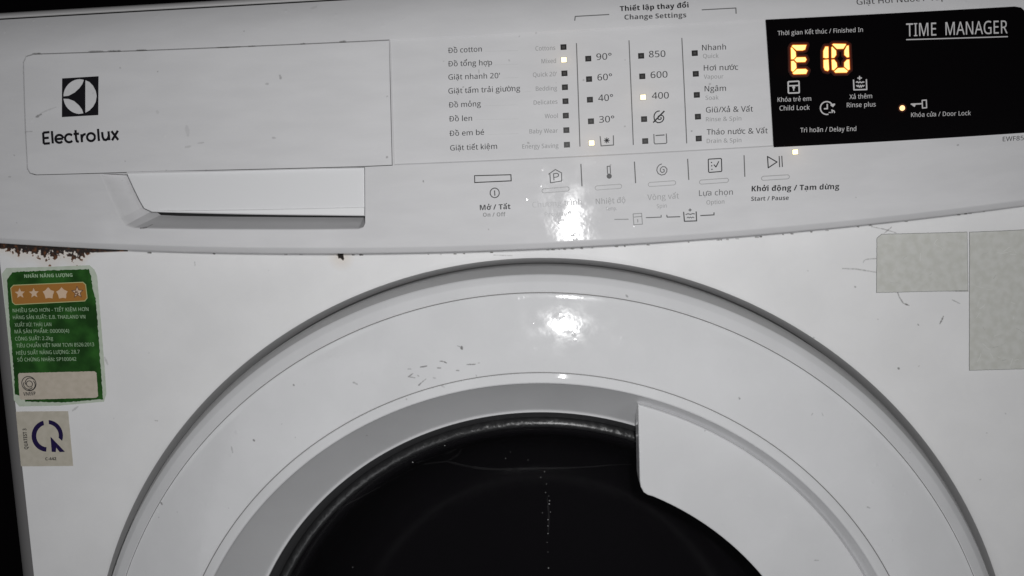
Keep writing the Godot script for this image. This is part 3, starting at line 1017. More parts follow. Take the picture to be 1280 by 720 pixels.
func reflection_strip(s: Shape, row: Array, wide: float):  # a strip along the bowl that paints one reflection
	var curve := Curve2D.new()
	for i in row.size():
		var slope: Vector2 = (row[mini(i + 1, row.size() - 1)] - row[maxi(i - 1, 0)]) / 6.0
		curve.add_point(row[i], -slope, slope)
	var rng := RandomNumberGenerator.new()
	rng.seed = int(wide * 10.0) + row.size()
	var n := ceili(curve.get_baked_length() / 1.5)
	var old := []
	for i in n + 1:
		var p := curve.sample_baked(curve.get_baked_length() * i / n)
		var q := curve.sample_baked(minf(curve.get_baked_length() * i / n + 0.5, curve.get_baked_length()))
		var r := curve.sample_baked(maxf(curve.get_baked_length() * i / n - 0.5, 0.0))
		var across := (q - r).normalized().orthogonal()
		var w := wide * 0.5 * pow(sin(PI * clampf(float(i) / n, 0.02, 0.98)), 0.6) * rng.randf_range(0.55, 1.1)
		var now := [on_glass(p - across * w), on_glass(p), on_glass(p + across * w)]
		if i > 0:
			s.quad(old[0], old[1], now[1], now[0], Vector3(0, 0.2, 1))
			s.quad(old[1], old[2], now[2], now[1], Vector3(0, 0.2, 1))
		old = now

func bowl_profile() -> Array:
	return [Vector2(167, -14), Vector2(165, -15.5), Vector2(162, -18), Vector2(159.5, -22), Vector2(157, -30), Vector2(151, -52), Vector2(140, -75), Vector2(126, -90), Vector2(108, -101), Vector2(86, -109), Vector2(60, -114.5), Vector2(30, -117.5), Vector2(0, -118.5)]

# a flat bead of dried water on the glass
func droplet(s: Shape, at: Vector2, r: float):
	var profile := bowl_profile()
	var far := at.length()
	var z := -10.0
	var tilt := Vector2(0, 1)
	for i in profile.size() - 1:
		if far <= profile[i].x and far >= profile[i + 1].x:
			z = lerpf(profile[i].y, profile[i + 1].y, (profile[i].x - far) / (profile[i].x - profile[i + 1].x))
			var e: Vector2 = (profile[i + 1] - profile[i]).normalized()
			tilt = Vector2(e.y, -e.x)
	var out := Vector3(at.x / far, at.y / far, 0)
	var n := (out * tilt.x + Vector3(0, 0, 1) * tilt.y).normalized()
	var u := n.cross(Vector3(0, 1, 0.3)).normalized()
	var v := n.cross(u)
	var o := Vector3(at.x, at.y + DOOR_HEIGHT, z) * MM
	var top := o + n * r * 0.45 * MM
	for i in 8:
		var p := []
		for k in 2:
			var w := TAU * (i + k) / 8
			p.append(u * cos(w) + v * sin(w))
		s.tri(top, o + p[0] * r * MM, o + p[1] * r * MM, n, (n * 0.5 + p[0]).normalized(), (n * 0.5 + p[1]).normalized())

func torn(points: Array, wild: float, noise_seed: int) -> PackedVector2Array:
	var rng := RandomNumberGenerator.new()
	rng.seed = noise_seed
	var p := outline(points)
	var out := PackedVector2Array()
	for i in p.size():
		var q := p[(i + 1) % p.size()]
		var steps := maxi(1, int(p[i].distance_to(q) / 0.9))
		for k in steps:
			out.append(p[i].lerp(q, float(k) / steps) + Vector2(rng.randf_range(-wild, wild), rng.randf_range(-wild, wild)))
	return out

func star(c: Vector2, r: float, short: float) -> PackedVector2Array:
	var p := []
	for i in 10:
		var w := PI / 2 + TAU * i / 10.0
		p.append(c + Vector2(cos(w), sin(w)) * (r if i % 2 == 0 else r * short))
	return outline(p)

func build_stickers(machine: Node3D):
	var s := Shape.new()
	slab(s, 0.0, torn([Vector2(-290.54, 265.18), Vector2(-287.7, 268.2), Vector2(-264.03, 268.03), Vector2(-240.46, 268.09), Vector2(-238, 265.57), Vector2(-236.77, 261.98), Vector2(-237.11, 237.44), Vector2(-237.46, 212.6), Vector2(-237.94, 195.73), Vector2(-239.76, 191.19), Vector2(-265.3, 189.61), Vector2(-288.93, 189.8), Vector2(-291.54, 193.57), Vector2(-291.15, 211.93), Vector2(-290.91, 239.18)], 0.06, 1), -0.1, 0.10, 0.0, 40.0)
	var label := commit("energy_label", machine, [[s, M.label_edge]], "peeling green energy label with a band of five stars")
	s = Shape.new()
	slab(s, 0.0, torn([Vector2(-287.98, 261.52), Vector2(-284.3, 265.85), Vector2(-264.24, 266.04), Vector2(-241.13, 265.9), Vector2(-240.15, 262.1), Vector2(-239.9, 255.42), Vector2(-238.88, 249.59), Vector2(-238.93, 237.5), Vector2(-239.74, 210.4), Vector2(-240.09, 192.58), Vector2(-262.8, 191.38), Vector2(-284.93, 192.46), Vector2(-285.99, 195.48), Vector2(-290.49, 196.76), Vector2(-289.76, 211.89), Vector2(-289.07, 239.12)], 0.22, 2), 0.05, 0.17, 0.0, 40.0)
	commit("green_print", label, [[s, M.label_green]])
	var field: Array = [Vector2(-286.55, 257.01), Vector2(-284.63, 258.73), Vector2(-244.98, 259.07), Vector2(-243.45, 257.54), Vector2(-243.3, 249.96), Vector2(-244.93, 248.18), Vector2(-284.95, 247.45), Vector2(-286.48, 248.94)]
	s = Shape.new()
	slab(s, 0.0, outline(field), 0.1, 0.20, 0.0, 40.0)
	var t := Shape.new()
	slab(t, 0.0, inset(outline(field), 0.45), 0.15, 0.23, 0.0, 40.0)
	commit("star_band", label, [[s, M.band_edge], [t, M.star_band]])
	for i in STARS.size():
		var c: Vector2 = STARS[i][0]
		var r: float = STARS[i][1]
		s = Shape.new()
		t = Shape.new()
		if i == 4:
			slab(t, 0.0, star(c, r * 1.08, 0.46), 0.2, 0.25)
			slab(s, 0.0, star(c, r * 0.82, 0.44), 0.2, 0.28)
		else:
			slab(s, 0.0, star(c, r, 0.45 if i < 2 else 0.72) if i < 2 else torn(Array(star(c, r, 0.7)), 0.12, 30 + i), 0.2, 0.26)
		commit("star", label, [[s, M.star_pale], [t, M.star_line]])
	for row in LABEL_TEXT:
		lettering("lettering", label, 0.0, row, 0.32 if row[4] == "rust" else 0.23, inks[row[4]])
	s = Shape.new()
	slab(s, 0.0, torn([Vector2(-287.44, 208.16), Vector2(-286.38, 208.95), Vector2(-243.34, 208.68), Vector2(-242.38, 207.74), Vector2(-242.71, 194.49), Vector2(-243.9, 193.61), Vector2(-287.13, 193.58), Vector2(-288.08, 194.62)], 0.08, 4), 0.1, 0.22, 0.0, 40.0)
	commit("blank_box", label, [[s, M.label_box]])
	s = Shape.new()
	var k: Vector2 = Vector2(-281.73, 202.77)
	for ring in [[0.0, 0.0, 4.1, 0.0, TAU], [0.3, -0.2, 1.75, 0.0, TAU], [0.9, 0.3, 2.9, 0.7, 3.4], [-0.4, -0.5, 2.7, 2.6, 5.6], [0.3, -0.6, 3.2, 4.4, 7.0]]:
		var line := []
		for i in 25:
			var w := lerpf(ring[3], ring[4], i / 24.0)
			line.append(k + Vector2(ring[0], ring[1]) + Vector2(cos(w), sin(w)) * ring[2])
		stroke(s, 0.0, line, 0.42, false, 0.3)
	commit("knot_emblem", label, [[s, inks.dark]])
	s = Shape.new()
	slab(s, 0.0, torn([Vector2(-291.11, 186.9), Vector2(-260.92, 186.3), Vector2(-261.21, 154.5), Vector2(-291.55, 154.97)], 0.05, 6), -0.1, 0.16, 0.0, 40.0)
	var mark := commit("conformity_label", machine, [[s, M.mark_paper]], "small square grey paper label with a dark blue ring mark")
	s = Shape.new()
	for arc in MARK_ARCS:
		slab(s, 0.0, outline(arc), 0.1, 0.22, 0.0, 40.0)
	commit("ring_mark", mark, [[s, M.mark_navy]])
	for row in MARK_TEXT:
		lettering("lettering", mark, 0.0, row, 0.24, inks[row[4]])
	var labels := ["smaller grey strip of old tape under the panel", "taller grey strip of old tape at the right edge"]
	for i in 2:
		s = Shape.new()
		t = Shape.new()
		var poly := torn(PATCHES[i], 0.07, 60 + i)
		slab(t, 0.0, poly, -0.1, 0.10, 0.0, 40.0)
		slab(s, 0.0, inset(poly, 0.22), 0.0, 0.2, 0.0, 40.0)
		var tape := commit("tape_patch", machine, [[t, inks.soft], [s, M.tape]], labels[i])
		var rng := RandomNumberGenerator.new()
		rng.seed = 90 + i
		var lo: Vector2 = PATCHES[i][0]
		var hi := lo
		for p in PATCHES[i]:
			lo = lo.min(p)
			hi = hi.max(p)
		var pale := Shape.new()
		var dull := Shape.new()
		for count in ([7, 26][i]):
			var p := Vector2(rng.randf_range(lo.x + 3, hi.x - 5), rng.randf_range(lo.y + 4, hi.y - 6))
			var line := [p]
			var w := rng.randf_range(0, TAU)
			for m in rng.randi_range(2, 5):
				w += rng.randf_range(-0.5, 0.5)
				line.append(line[-1] + Vector2(cos(w), sin(w)) * rng.randf_range(0.5, 1.6))
			stroke(pale if rng.randf() < 0.65 else dull, 0.0, line, rng.randf_range(0.12, 0.32), false, 0.215 + 0.0006 * count)
		var creases := commit("crease", tape, [[pale, M.crease_pale], [dull, M.crease_dull]])
		creases.set_meta("kind", "stuff")

# ---------------------------------------------------------------- measured layout: [text, start and end of the baseline, height of its capitals, ink, bold]

var PANEL_TEXT := [
	["Đồ cotton", Vector2(-34.8, 370.08), Vector2(-17.76, 370.04), 2.65, "dark", false],
	["Đồ tổng hợp", Vector2(-35.01, 363.38), Vector2(-12.83, 363.02), 2.65, "dark", false],
	["Giặt nhanh 20'", Vector2(-35.05, 356.73), Vector2(-9.06, 356.28), 2.64, "dark", false],
	["Giặt tấm trải giường", Vector2(-35.28, 349.77), Vector2(0.86, 349.41), 2.64, "dark", false],
	["Đồ mỏng", Vector2(-35.31, 342.78), Vector2(-19.13, 342.72), 2.64, "dark", false],
	["Đồ len", Vector2(-35.38, 335.83), Vector2(-23.8, 335.67), 2.63, "dark", false],
	["Đồ em bé", Vector2(-35.43, 328.56), Vector2(-18, 328.44), 2.63, "dark", false],
	["Giặt tiết kiệm", Vector2(-35.32, 321.29), Vector2(-11.7, 321.15), 2.63, "dark", false],
	["Cottons", Vector2(9.17, 369.1), Vector2(19.12, 368.93), 2.16, "faded", false],
	["Mixed", Vector2(11.99, 362.56), Vector2(19.22, 362.46), 2.15, "faded", false],
	["Quick 20'", Vector2(7.49, 356.05), Vector2(19.4, 355.88), 2.15, "faded", false],
	["Bedding", Vector2(8.69, 349.02), Vector2(19.32, 348.85), 2.15, "faded", false],
	["Delicates", Vector2(7.38, 342.17), Vector2(19.29, 342.13), 2.14, "faded", false],
	["Wool", Vector2(12.66, 335.2), Vector2(19.21, 335.07), 2.14, "faded", false],
	["Baby Wear", Vector2(4.78, 327.99), Vector2(18.96, 327.75), 2.14, "faded", false],
	["Energy Saving", Vector2(0.96, 320.66), Vector2(19.06, 320.28), 2.14, "faded", false],
	["90°", Vector2(39.45, 362.79), Vector2(47, 362.77), 3.18, "dark", false],
	["60°", Vector2(39.61, 352.6), Vector2(46.84, 352.53), 3.17, "dark", false],
	["40°", Vector2(39.65, 342.32), Vector2(47, 342.25), 3.17, "dark", false],
	["30°", Vector2(39.72, 331.66), Vector2(47.23, 331.59), 3.16, "dark", false],
	["850", Vector2(65.54, 362.66), Vector2(73.7, 362.52), 3.18, "dark", false],
	["600", Vector2(66, 352.36), Vector2(74.35, 352.21), 3.17, "dark", false],
	["400", Vector2(66.27, 342.04), Vector2(74.61, 341.82), 3.16, "dark", false],
	["Nhanh", Vector2(91.95, 364.66), Vector2(103.76, 364.4), 2.7, "dark", false],
	["Hơi nước", Vector2(92.4, 354.59), Vector2(109.36, 354.03), 2.69, "dark", false],
	["Ngâm", Vector2(92.45, 344.25), Vector2(102.99, 343.96), 2.69, "dark", false],
	["Giũ/Xả & Vắt", Vector2(92.72, 333.8), Vector2(115.95, 332.95), 2.68, "dark", false],
	["Tháo nước & Vắt", Vector2(92.76, 322.82), Vector2(122.85, 321.8), 2.68, "dark", false],
	["Quick", Vector2(92.24, 360.79), Vector2(99.94, 360.54), 2.06, "faded", false],
	["Vapour", Vector2(92.25, 350.52), Vector2(101.95, 350.15), 2.06, "faded", false],
	["Soak", Vector2(92.74, 340.04), Vector2(99.17, 339.87), 2.05, "faded", false],
	["Rinse & Spin", Vector2(92.58, 329.42), Vector2(110.05, 328.88), 2.05, "faded", false],
	["Drain & Spin", Vector2(92.63, 318.68), Vector2(109.72, 318.16), 2.05, "faded", false],
	["Thiết lập thay đổi", Vector2(52.03, 386.47), Vector2(86.21, 386.43), 2.62, "black", true],
	["Change Settings", Vector2(54.04, 382.01), Vector2(84.72, 381.45), 2.46, "grey", true],
	["Giặt Hơi Nước / Vapour", Vector2(169.17, 382.7), Vector2(221.56, 382.4), 3, "dark", false],
	["Mở / Tắt", Vector2(-21.42, 290.86), Vector2(-5.99, 290.82), 2.6, "grey", true],
	["On / Off", Vector2(-19.97, 287.48), Vector2(-8.61, 287.33), 2, "faded", true],
	["Chương trình", Vector2(4.98, 291.04), Vector2(29.8, 291.46), 2.79, "ghost", false],
	["Program", Vector2(11.03, 286.42), Vector2(24.24, 286.39), 1.99, "ghost", false],
	["Nhiệt độ", Vector2(36.69, 291.18), Vector2(51.43, 291.25), 2.79, "worn", false],
	["Temp.", Vector2(41.65, 287.72), Vector2(47.02, 287.74), 1.83, "worn", false],
	["Vòng vắt", Vector2(62.37, 291.77), Vector2(78, 291.73), 2.8, "worn", false],
	["Spin", Vector2(66.9, 287.49), Vector2(71.82, 287.54), 2, "worn", false],
	["Lựa chọn", Vector2(87.93, 292.28), Vector2(104.66, 291.81), 2.82, "soft", false],
	["Option", Vector2(91.53, 287.71), Vector2(100.36, 287.56), 2.1, "faded", false],
	["Khởi động / Tạm dừng", Vector2(113.94, 292.76), Vector2(157.21, 290.46), 2.78, "dark", true],
	["Start / Pause", Vector2(113.63, 287.91), Vector2(132.15, 286.98), 2.17, "grey", true],
	["EWF85743", Vector2(238.54, 308.96), Vector2(254.95, 308.5), 2.6, "dark", false]]
var DISPLAY_TEXT := [
	["Thời gian Kết thúc / Finished In", Vector2(129.31, 369.67), Vector2(171.36, 368.83), 2.15, "light", false],
	["Khóa trẻ em", Vector2(128, 336.81), Vector2(144.51, 336.38), 2.13, "light", false],
	["Child Lock", Vector2(128.8, 332.49), Vector2(143.65, 332.01), 2.29, "light", false],
	["Xả thêm", Vector2(163.36, 335.97), Vector2(174.52, 335.72), 2.21, "light", false],
	["Rinse plus", Vector2(161.92, 331.99), Vector2(176.15, 331.49), 2.21, "light", false],
	["Trì hoãn / Delay End", Vector2(138.65, 321.1), Vector2(166.2, 320.09), 2.21, "light", false],
	["Khóa cửa / Door Lock", Vector2(193.42, 325.07), Vector2(222.94, 323.98), 2.14, "light", false],
	["TIME", Vector2(192.6, 365.11), Vector2(207.44, 364.6), 6.46, "light", false],
	["MANAGER", Vector2(212, 364.46), Vector2(242.78, 363.28), 6.47, "light", false]]
var LABEL_TEXT := [
	["NHÃN NĂNG LƯỢNG", Vector2(-277.92, 262.43), Vector2(-250.57, 262.1), 1.87, "pale", true],
	["NHIỀU SAO HƠN - TIẾT KIỆM HƠN", Vector2(-286.58, 243.41), Vector2(-243.41, 242.81), 1.98, "pale", false],
	["HÃNG SẢN XUẤT: E.B. THAILAND VN", Vector2(-286.87, 239.55), Vector2(-245.65, 238.62), 1.99, "pale", false],
	["XUẤT XỨ: THÁI LAN", Vector2(-286.37, 235.29), Vector2(-265.39, 234.98), 1.99, "pale", false],
	["MÃ SẢN PHẨM: 00000(4)", Vector2(-286.78, 231.5), Vector2(-255.63, 231.06), 2, "pale", false],
	["CÔNG SUẤT: 2.2kg", Vector2(-286.95, 227.47), Vector2(-265.24, 227.15), 2, "pale", false],
	["TIÊU CHUẨN VIỆT NAM TCVN 8526:2013", Vector2(-286.73, 223.56), Vector2(-242.18, 222.91), 2, "pale", false],
	["HIỆU SUẤT NĂNG LƯỢNG: 28.7", Vector2(-287.18, 219.43), Vector2(-250.8, 219.05), 2.01, "pale", false],
	["SỐ CHỨNG NHẬN: SP100042", Vector2(-286.95, 215.59), Vector2(-253.13, 214.98), 2.01, "pale", false],
	["VNEEP", Vector2(-285.53, 195.84), Vector2(-278.5, 196.15), 2.03, "dark", true],
	["5", Vector2(-249.96, 251.93), Vector2(-248.05, 251.95), 2.24, "rust", true]]
var MARK_TEXT := [
	["C-442", Vector2(-276.84, 158.22), Vector2(-270.49, 158.2), 1.69, "dark", true],
	["QUATEST 3", Vector2(-286.22, 164.91), Vector2(-286.04, 176.98), 2.19, "dark", true]]
# [points, width, ink, closed]
var PANEL_MARKS := [
	[[Vector2(29.76, 371.76), Vector2(29.75, 320.32)], 0.49, "line", false],
	[[Vector2(55.95, 371.72), Vector2(56.28, 319.76)], 0.49, "line", false],
	[[Vector2(82.16, 371.43), Vector2(82.72, 319.12)], 0.49, "line", false],
	[[Vector2(29.9, 311.58), Vector2(30.09, 300.44)], 0.53, "line", false],
	[[Vector2(56.49, 311.41), Vector2(56.76, 300.62)], 0.53, "line", false],
	[[Vector2(82.84, 311.34), Vector2(83.12, 300.66)], 0.53, "line", false],
	[[Vector2(110.71, 311.48), Vector2(110.81, 300.46)], 0.53, "line", false],
	[[Vector2(29.28, 382.87), Vector2(29.64, 385.04), Vector2(46.58, 385.07)], 0.53, "line", false],
	[[Vector2(92.57, 384.79), Vector2(109.45, 384.73), Vector2(109.37, 381.78)], 0.53, "line", false],
	[[Vector2(39.94, 324.96), Vector2(40.29, 320.11), Vector2(46.46, 320.23), Vector2(46.53, 325.01)], 0.49, "line", false],
	[[Vector2(41.77, 322.76), Vector2(44.63, 322.62)], 0.4, "dark", false],
	[[Vector2(42.22, 323.75), Vector2(44.18, 321.63)], 0.4, "dark", false],
	[[Vector2(43.25, 324.11), Vector2(43.15, 321.27)], 0.4, "dark", false],
	[[Vector2(44.24, 323.65), Vector2(42.16, 321.74)], 0.4, "dark", false],
	[[Vector2(69.88, 335.87), Vector2(68.82, 335.78), Vector2(67.89, 335.22), Vector2(67.25, 334.35), Vector2(66.98, 333.31), Vector2(67.08, 331.94), Vector2(67.74, 330.79), Vector2(68.78, 330.12), Vector2(69.84, 330.13), Vector2(70.91, 330.58), Vector2(71.61, 331.48), Vector2(71.82, 332.44), Vector2(71.46, 333.27), Vector2(70.71, 333.71), Vector2(69.87, 333.69), Vector2(69.18, 333.25), Vector2(68.86, 332.54), Vector2(69.14, 331.83), Vector2(69.73, 331.58), Vector2(70.35, 331.82), Vector2(70.58, 332.35), Vector2(70.23, 332.77)], 0.53, "dark", false],
	[[Vector2(66.48, 330.31), Vector2(72.23, 335.74)], 0.69, "dark", false],
	[[Vector2(66.63, 324.62), Vector2(66.64, 320.33), Vector2(67.07, 319.7), Vector2(72.37, 319.66), Vector2(72.9, 320.05), Vector2(72.77, 324.53)], 0.49, "line", false],
	[[Vector2(67.42, 323.82), Vector2(71.9, 323.88)], 0.57, "line", false],
	[[Vector2(13.56, 307.24), Vector2(17.09, 309.47), Vector2(20.35, 307.49)], 0.45, "soft", false],
	[[Vector2(14.31, 307.41), Vector2(14.45, 302.97), Vector2(20.09, 303.62), Vector2(20.14, 307.34)], 0.45, "soft", false],
	[[Vector2(16.24, 304.13), Vector2(16.1, 307.37), Vector2(17.73, 307.58), Vector2(18.59, 307.08), Vector2(18.56, 306.17), Vector2(17.79, 305.71), Vector2(16.29, 305.58)], 0.45, "soft", false],
	[[Vector2(43.01, 305.99), Vector2(42.92, 309.73), Vector2(44.37, 309.78), Vector2(44.46, 306.04)], 0.45, "soft", false],
	[[Vector2(44.45, 304.8), Vector2(44.42, 305.02), Vector2(44.32, 305.22), Vector2(44.16, 305.38), Vector2(43.96, 305.48), Vector2(43.74, 305.51), Vector2(43.52, 305.47), Vector2(43.33, 305.35), Vector2(43.19, 305.19), Vector2(43.11, 304.98), Vector2(43.1, 304.76), Vector2(43.17, 304.54), Vector2(43.3, 304.36), Vector2(43.48, 304.23), Vector2(43.7, 304.16), Vector2(43.92, 304.17), Vector2(44.12, 304.25), Vector2(44.29, 304.39), Vector2(44.4, 304.58), Vector2(44.45, 304.8)], 1.21, "soft", true],
	[[Vector2(70.05, 309.53), Vector2(68.74, 309.04), Vector2(67.68, 307.79), Vector2(67.44, 306.21), Vector2(68.14, 304.76), Vector2(69.7, 303.92), Vector2(71.29, 304.2), Vector2(72.34, 305.46), Vector2(72.48, 306.86), Vector2(71.58, 307.94), Vector2(70.29, 308.11), Vector2(69.34, 307.32), Vector2(69.11, 306.02), Vector2(70.01, 305.12), Vector2(71.05, 305.53), Vector2(71.08, 306.56), Vector2(70.34, 306.89)], 0.45, "soft", false],
	[[Vector2(93.31, 310.54), Vector2(99.17, 310.54), Vector2(99.52, 310.22), Vector2(99.53, 304.27), Vector2(99.22, 303.93), Vector2(93.35, 303.82), Vector2(93.01, 304.2), Vector2(93, 310.2)], 0.49, "dark", true],
	[[Vector2(94.26, 308.79), Vector2(94.84, 308.77)], 0.57, "dark", false],
	[[Vector2(94.32, 307.1), Vector2(94.91, 307.08)], 0.57, "dark", false],
	[[Vector2(94.39, 305.3), Vector2(94.98, 305.28)], 0.57, "dark", false],
	[[Vector2(95.69, 307.64), Vector2(96.71, 306.37), Vector2(98.2, 309.16)], 0.49, "dark", false],
	[[Vector2(122.26, 310.04), Vector2(126.86, 306.92), Vector2(122.46, 304.24)], 0.53, "dark", true],
	[[Vector2(128, 309.9), Vector2(128.08, 304.15)], 0.45, "dark", false],
	[[Vector2(129.29, 309.94), Vector2(129.43, 304.17)], 0.45, "dark", false],
	[[Vector2(-11.36, 299.1), Vector2(-11.46, 299.88), Vector2(-11.79, 300.59), Vector2(-12.33, 301.15), Vector2(-13.01, 301.49), Vector2(-13.75, 301.59), Vector2(-14.49, 301.42), Vector2(-15.14, 301.02), Vector2(-15.63, 300.42), Vector2(-15.9, 299.68), Vector2(-15.93, 298.89), Vector2(-15.71, 298.14), Vector2(-15.27, 297.5), Vector2(-14.65, 297.04), Vector2(-13.93, 296.82), Vector2(-13.17, 296.86), Vector2(-12.47, 297.14), Vector2(-11.9, 297.65), Vector2(-11.51, 298.33), Vector2(-11.36, 299.1)], 0.49, "grey", true],
	[[Vector2(-13.69, 300.44), Vector2(-13.62, 297.8)], 0.53, "grey", false],
	[[Vector2(55.03, 285.36), Vector2(59.29, 285.43), Vector2(59.53, 279.96), Vector2(55.27, 279.98)], 0.4, "faded", true],
	[[Vector2(55.06, 283.76), Vector2(59.48, 283.81)], 0.4, "faded", false],
	[[Vector2(57.22, 282.59), Vector2(57.29, 280.98)], 0.4, "faded", false],
	[[Vector2(45.69, 283.14), Vector2(52.73, 282.85)], 0.45, "faded", false],
	[[Vector2(61.37, 283.09), Vector2(68.92, 282.9), Vector2(68.95, 284.02)], 0.45, "soft", false],
	[[Vector2(71.72, 283.84), Vector2(71.89, 282.71), Vector2(78.39, 282.47)], 0.49, "grey", false],
	[[Vector2(80.12, 284.82), Vector2(80.4, 280.03), Vector2(86.42, 279.81), Vector2(86.34, 284.55)], 0.57, "grey", false],
	[[Vector2(81.08, 283.38), Vector2(82.27, 283.7), Vector2(83.45, 283.3), Vector2(84.65, 283.62), Vector2(85.64, 283.35)], 0.45, "grey", false],
	[[Vector2(83.33, 286.29), Vector2(83.33, 284.76)], 0.45, "grey", false],
	[[Vector2(82.56, 285.54), Vector2(84.1, 285.51)], 0.45, "grey", false],
	[[Vector2(81.62, 281.56), Vector2(82.23, 282.09), Vector2(82.81, 281.48), Vector2(83.42, 282), Vector2(84, 281.4), Vector2(84.61, 281.92), Vector2(85.31, 281.39)], 0.4, "soft", false],
	[[Vector2(88.35, 282.34), Vector2(95.12, 282.22), Vector2(95.15, 283.47)], 0.53, "grey", false],
	[[Vector2(-16.23, 370.04), Vector2(0.65, 369.58)], 0.2, "hair", false],
	[[Vector2(-11.62, 363), Vector2(0.42, 362.79)], 0.2, "hair", false],
	[[Vector2(-7.82, 356.18), Vector2(0.2, 356.18)], 0.2, "hair", false],
	[[Vector2(2.36, 348.74), Vector2(6.37, 348.94)], 0.2, "hair", false],
	[[Vector2(-17.51, 342.92), Vector2(-0.26, 342.5)], 0.2, "hair", false],
	[[Vector2(-22.17, 336.16), Vector2(-0.49, 335.55)], 0.2, "hair", false],
	[[Vector2(-15.99, 328.51), Vector2(-0.74, 328.21)], 0.2, "hair", false]]
var DISPLAY_MARKS := [
	[[Vector2(133.74, 346.4), Vector2(138.58, 346.38), Vector2(138.85, 346.13), Vector2(138.8, 340.91), Vector2(138.51, 340.65), Vector2(133.72, 340.76), Vector2(133.45, 341.05), Vector2(133.5, 346.18)], 0.69, "light", true],
	[[Vector2(133.62, 344.36), Vector2(138.74, 344.27)], 0.65, "light", false],
	[[Vector2(136.52, 343.44), Vector2(136.5, 343.56), Vector2(136.45, 343.67), Vector2(136.37, 343.75), Vector2(136.26, 343.8), Vector2(136.15, 343.82), Vector2(136.03, 343.8), Vector2(135.93, 343.74), Vector2(135.86, 343.65), Vector2(135.81, 343.54), Vector2(135.81, 343.43), Vector2(135.84, 343.31), Vector2(135.91, 343.22), Vector2(136.01, 343.15), Vector2(136.12, 343.11), Vector2(136.24, 343.11), Vector2(136.34, 343.15), Vector2(136.43, 343.23), Vector2(136.49, 343.33), Vector2(136.52, 343.44)], 0.65, "light", true],
	[[Vector2(136.14, 343.22), Vector2(136.09, 341.82)], 0.53, "light", false],
	[[Vector2(154.54, 334.14), Vector2(154.14, 334.58), Vector2(153.67, 334.94), Vector2(153.14, 335.21), Vector2(152.57, 335.37), Vector2(151.99, 335.43), Vector2(151.41, 335.38), Vector2(150.85, 335.22), Vector2(150.33, 334.96), Vector2(149.88, 334.61), Vector2(149.49, 334.17), Vector2(149.2, 333.68), Vector2(149.01, 333.13), Vector2(148.92, 332.55), Vector2(148.94, 331.96), Vector2(149.06, 331.39), Vector2(149.29, 330.84), Vector2(149.62, 330.34), Vector2(150.03, 329.91), Vector2(150.51, 329.56), Vector2(151.04, 329.31), Vector2(151.61, 329.15), Vector2(152.2, 329.11), Vector2(152.78, 329.17)], 0.61, "light", false],
	[[Vector2(152.35, 334.27), Vector2(152.32, 331.94), Vector2(150.65, 332)], 0.65, "light", false],
	[[Vector2(154.33, 333.68), Vector2(155.83, 333.86), Vector2(155.06, 332.98)], 0.81, "light", true],
	[[Vector2(152.91, 329.99), Vector2(154.07, 329.96)], 0.45, "light", false],
	[[Vector2(154.58, 331.42), Vector2(154.62, 329.65)], 0.53, "light", false],
	[[Vector2(154.65, 330.49), Vector2(155.26, 330.82), Vector2(155.72, 330.42), Vector2(155.78, 329.57)], 0.53, "light", false],
	[[Vector2(165.7, 345.42), Vector2(165.75, 340.37), Vector2(172.03, 340.15), Vector2(172.03, 345.24)], 0.65, "light", false],
	[[Vector2(166.81, 343.99), Vector2(167.48, 344.27), Vector2(168.15, 343.72), Vector2(168.87, 344.14), Vector2(169.6, 343.62), Vector2(170.31, 344.04), Vector2(171, 343.77)], 0.57, "light", false],
	[[Vector2(168.75, 347.05), Vector2(168.72, 344.99)], 0.61, "light", false],
	[[Vector2(167.64, 346.04), Vector2(169.87, 345.99)], 0.61, "light", false],
	[[Vector2(166.95, 342.58), Vector2(167.53, 341.89), Vector2(167.88, 342.52), Vector2(168.44, 341.45), Vector2(168.95, 342.45), Vector2(169.37, 341.39), Vector2(169.92, 342.39), Vector2(170.37, 341.8), Vector2(170.95, 342.41)], 0.49, "light", false],
	[[Vector2(192.45, 363.52), Vector2(242.85, 361.63)], 0.53, "light", false],
	[[Vector2(193.47, 331.43), Vector2(198.99, 331.3)], 0.69, "light", false],
	[[Vector2(194.37, 331.04), Vector2(195.52, 330.96), Vector2(195.17, 330.33)], 0.65, "light", true],
	[[Vector2(199.13, 332.94), Vector2(201.19, 332.97), Vector2(201.23, 329.17), Vector2(199.17, 329.14)], 0.57, "light", true]]
var WATER_SPOTS := [
	[Vector2(-21.36, 123.64), 0.35],
	[Vector2(-17.69, 129.66), 0.3],
	[Vector2(3.85, 110.89), 0.4],
	[Vector2(1.18, 106.26), 0.35],
	[Vector2(6.46, 87.08), 0.5],
	[Vector2(6.15, 84.54), 0.6],
	[Vector2(1.18, 77.77), 0.3],
	[Vector2(6.71, 78.3), 0.35],
	[Vector2(4.84, 72.26), 0.5],
	[Vector2(4.67, 67.34), 0.45],
	[Vector2(4.46, 61.33), 0.45],
	[Vector2(3.97, 93.93), 0.4],
	[Vector2(3.88, 34.96), 0.5],
	[Vector2(-124.96, 55.69), 0.4],
	[Vector2(4.77, 100.81), 0.3],
	[Vector2(6.05, 91.02), 0.3],
	[Vector2(3.67, 54.58), 0.25],
	[Vector2(3.97, 47.26), 0.25],
	[Vector2(-70.5, 145.89), 0.5],
	[Vector2(-51.19, 155.93), 0.4],
	[Vector2(15.16, 166.06), 0.5],
	[Vector2(-6.68, 121.42), 0.25]]
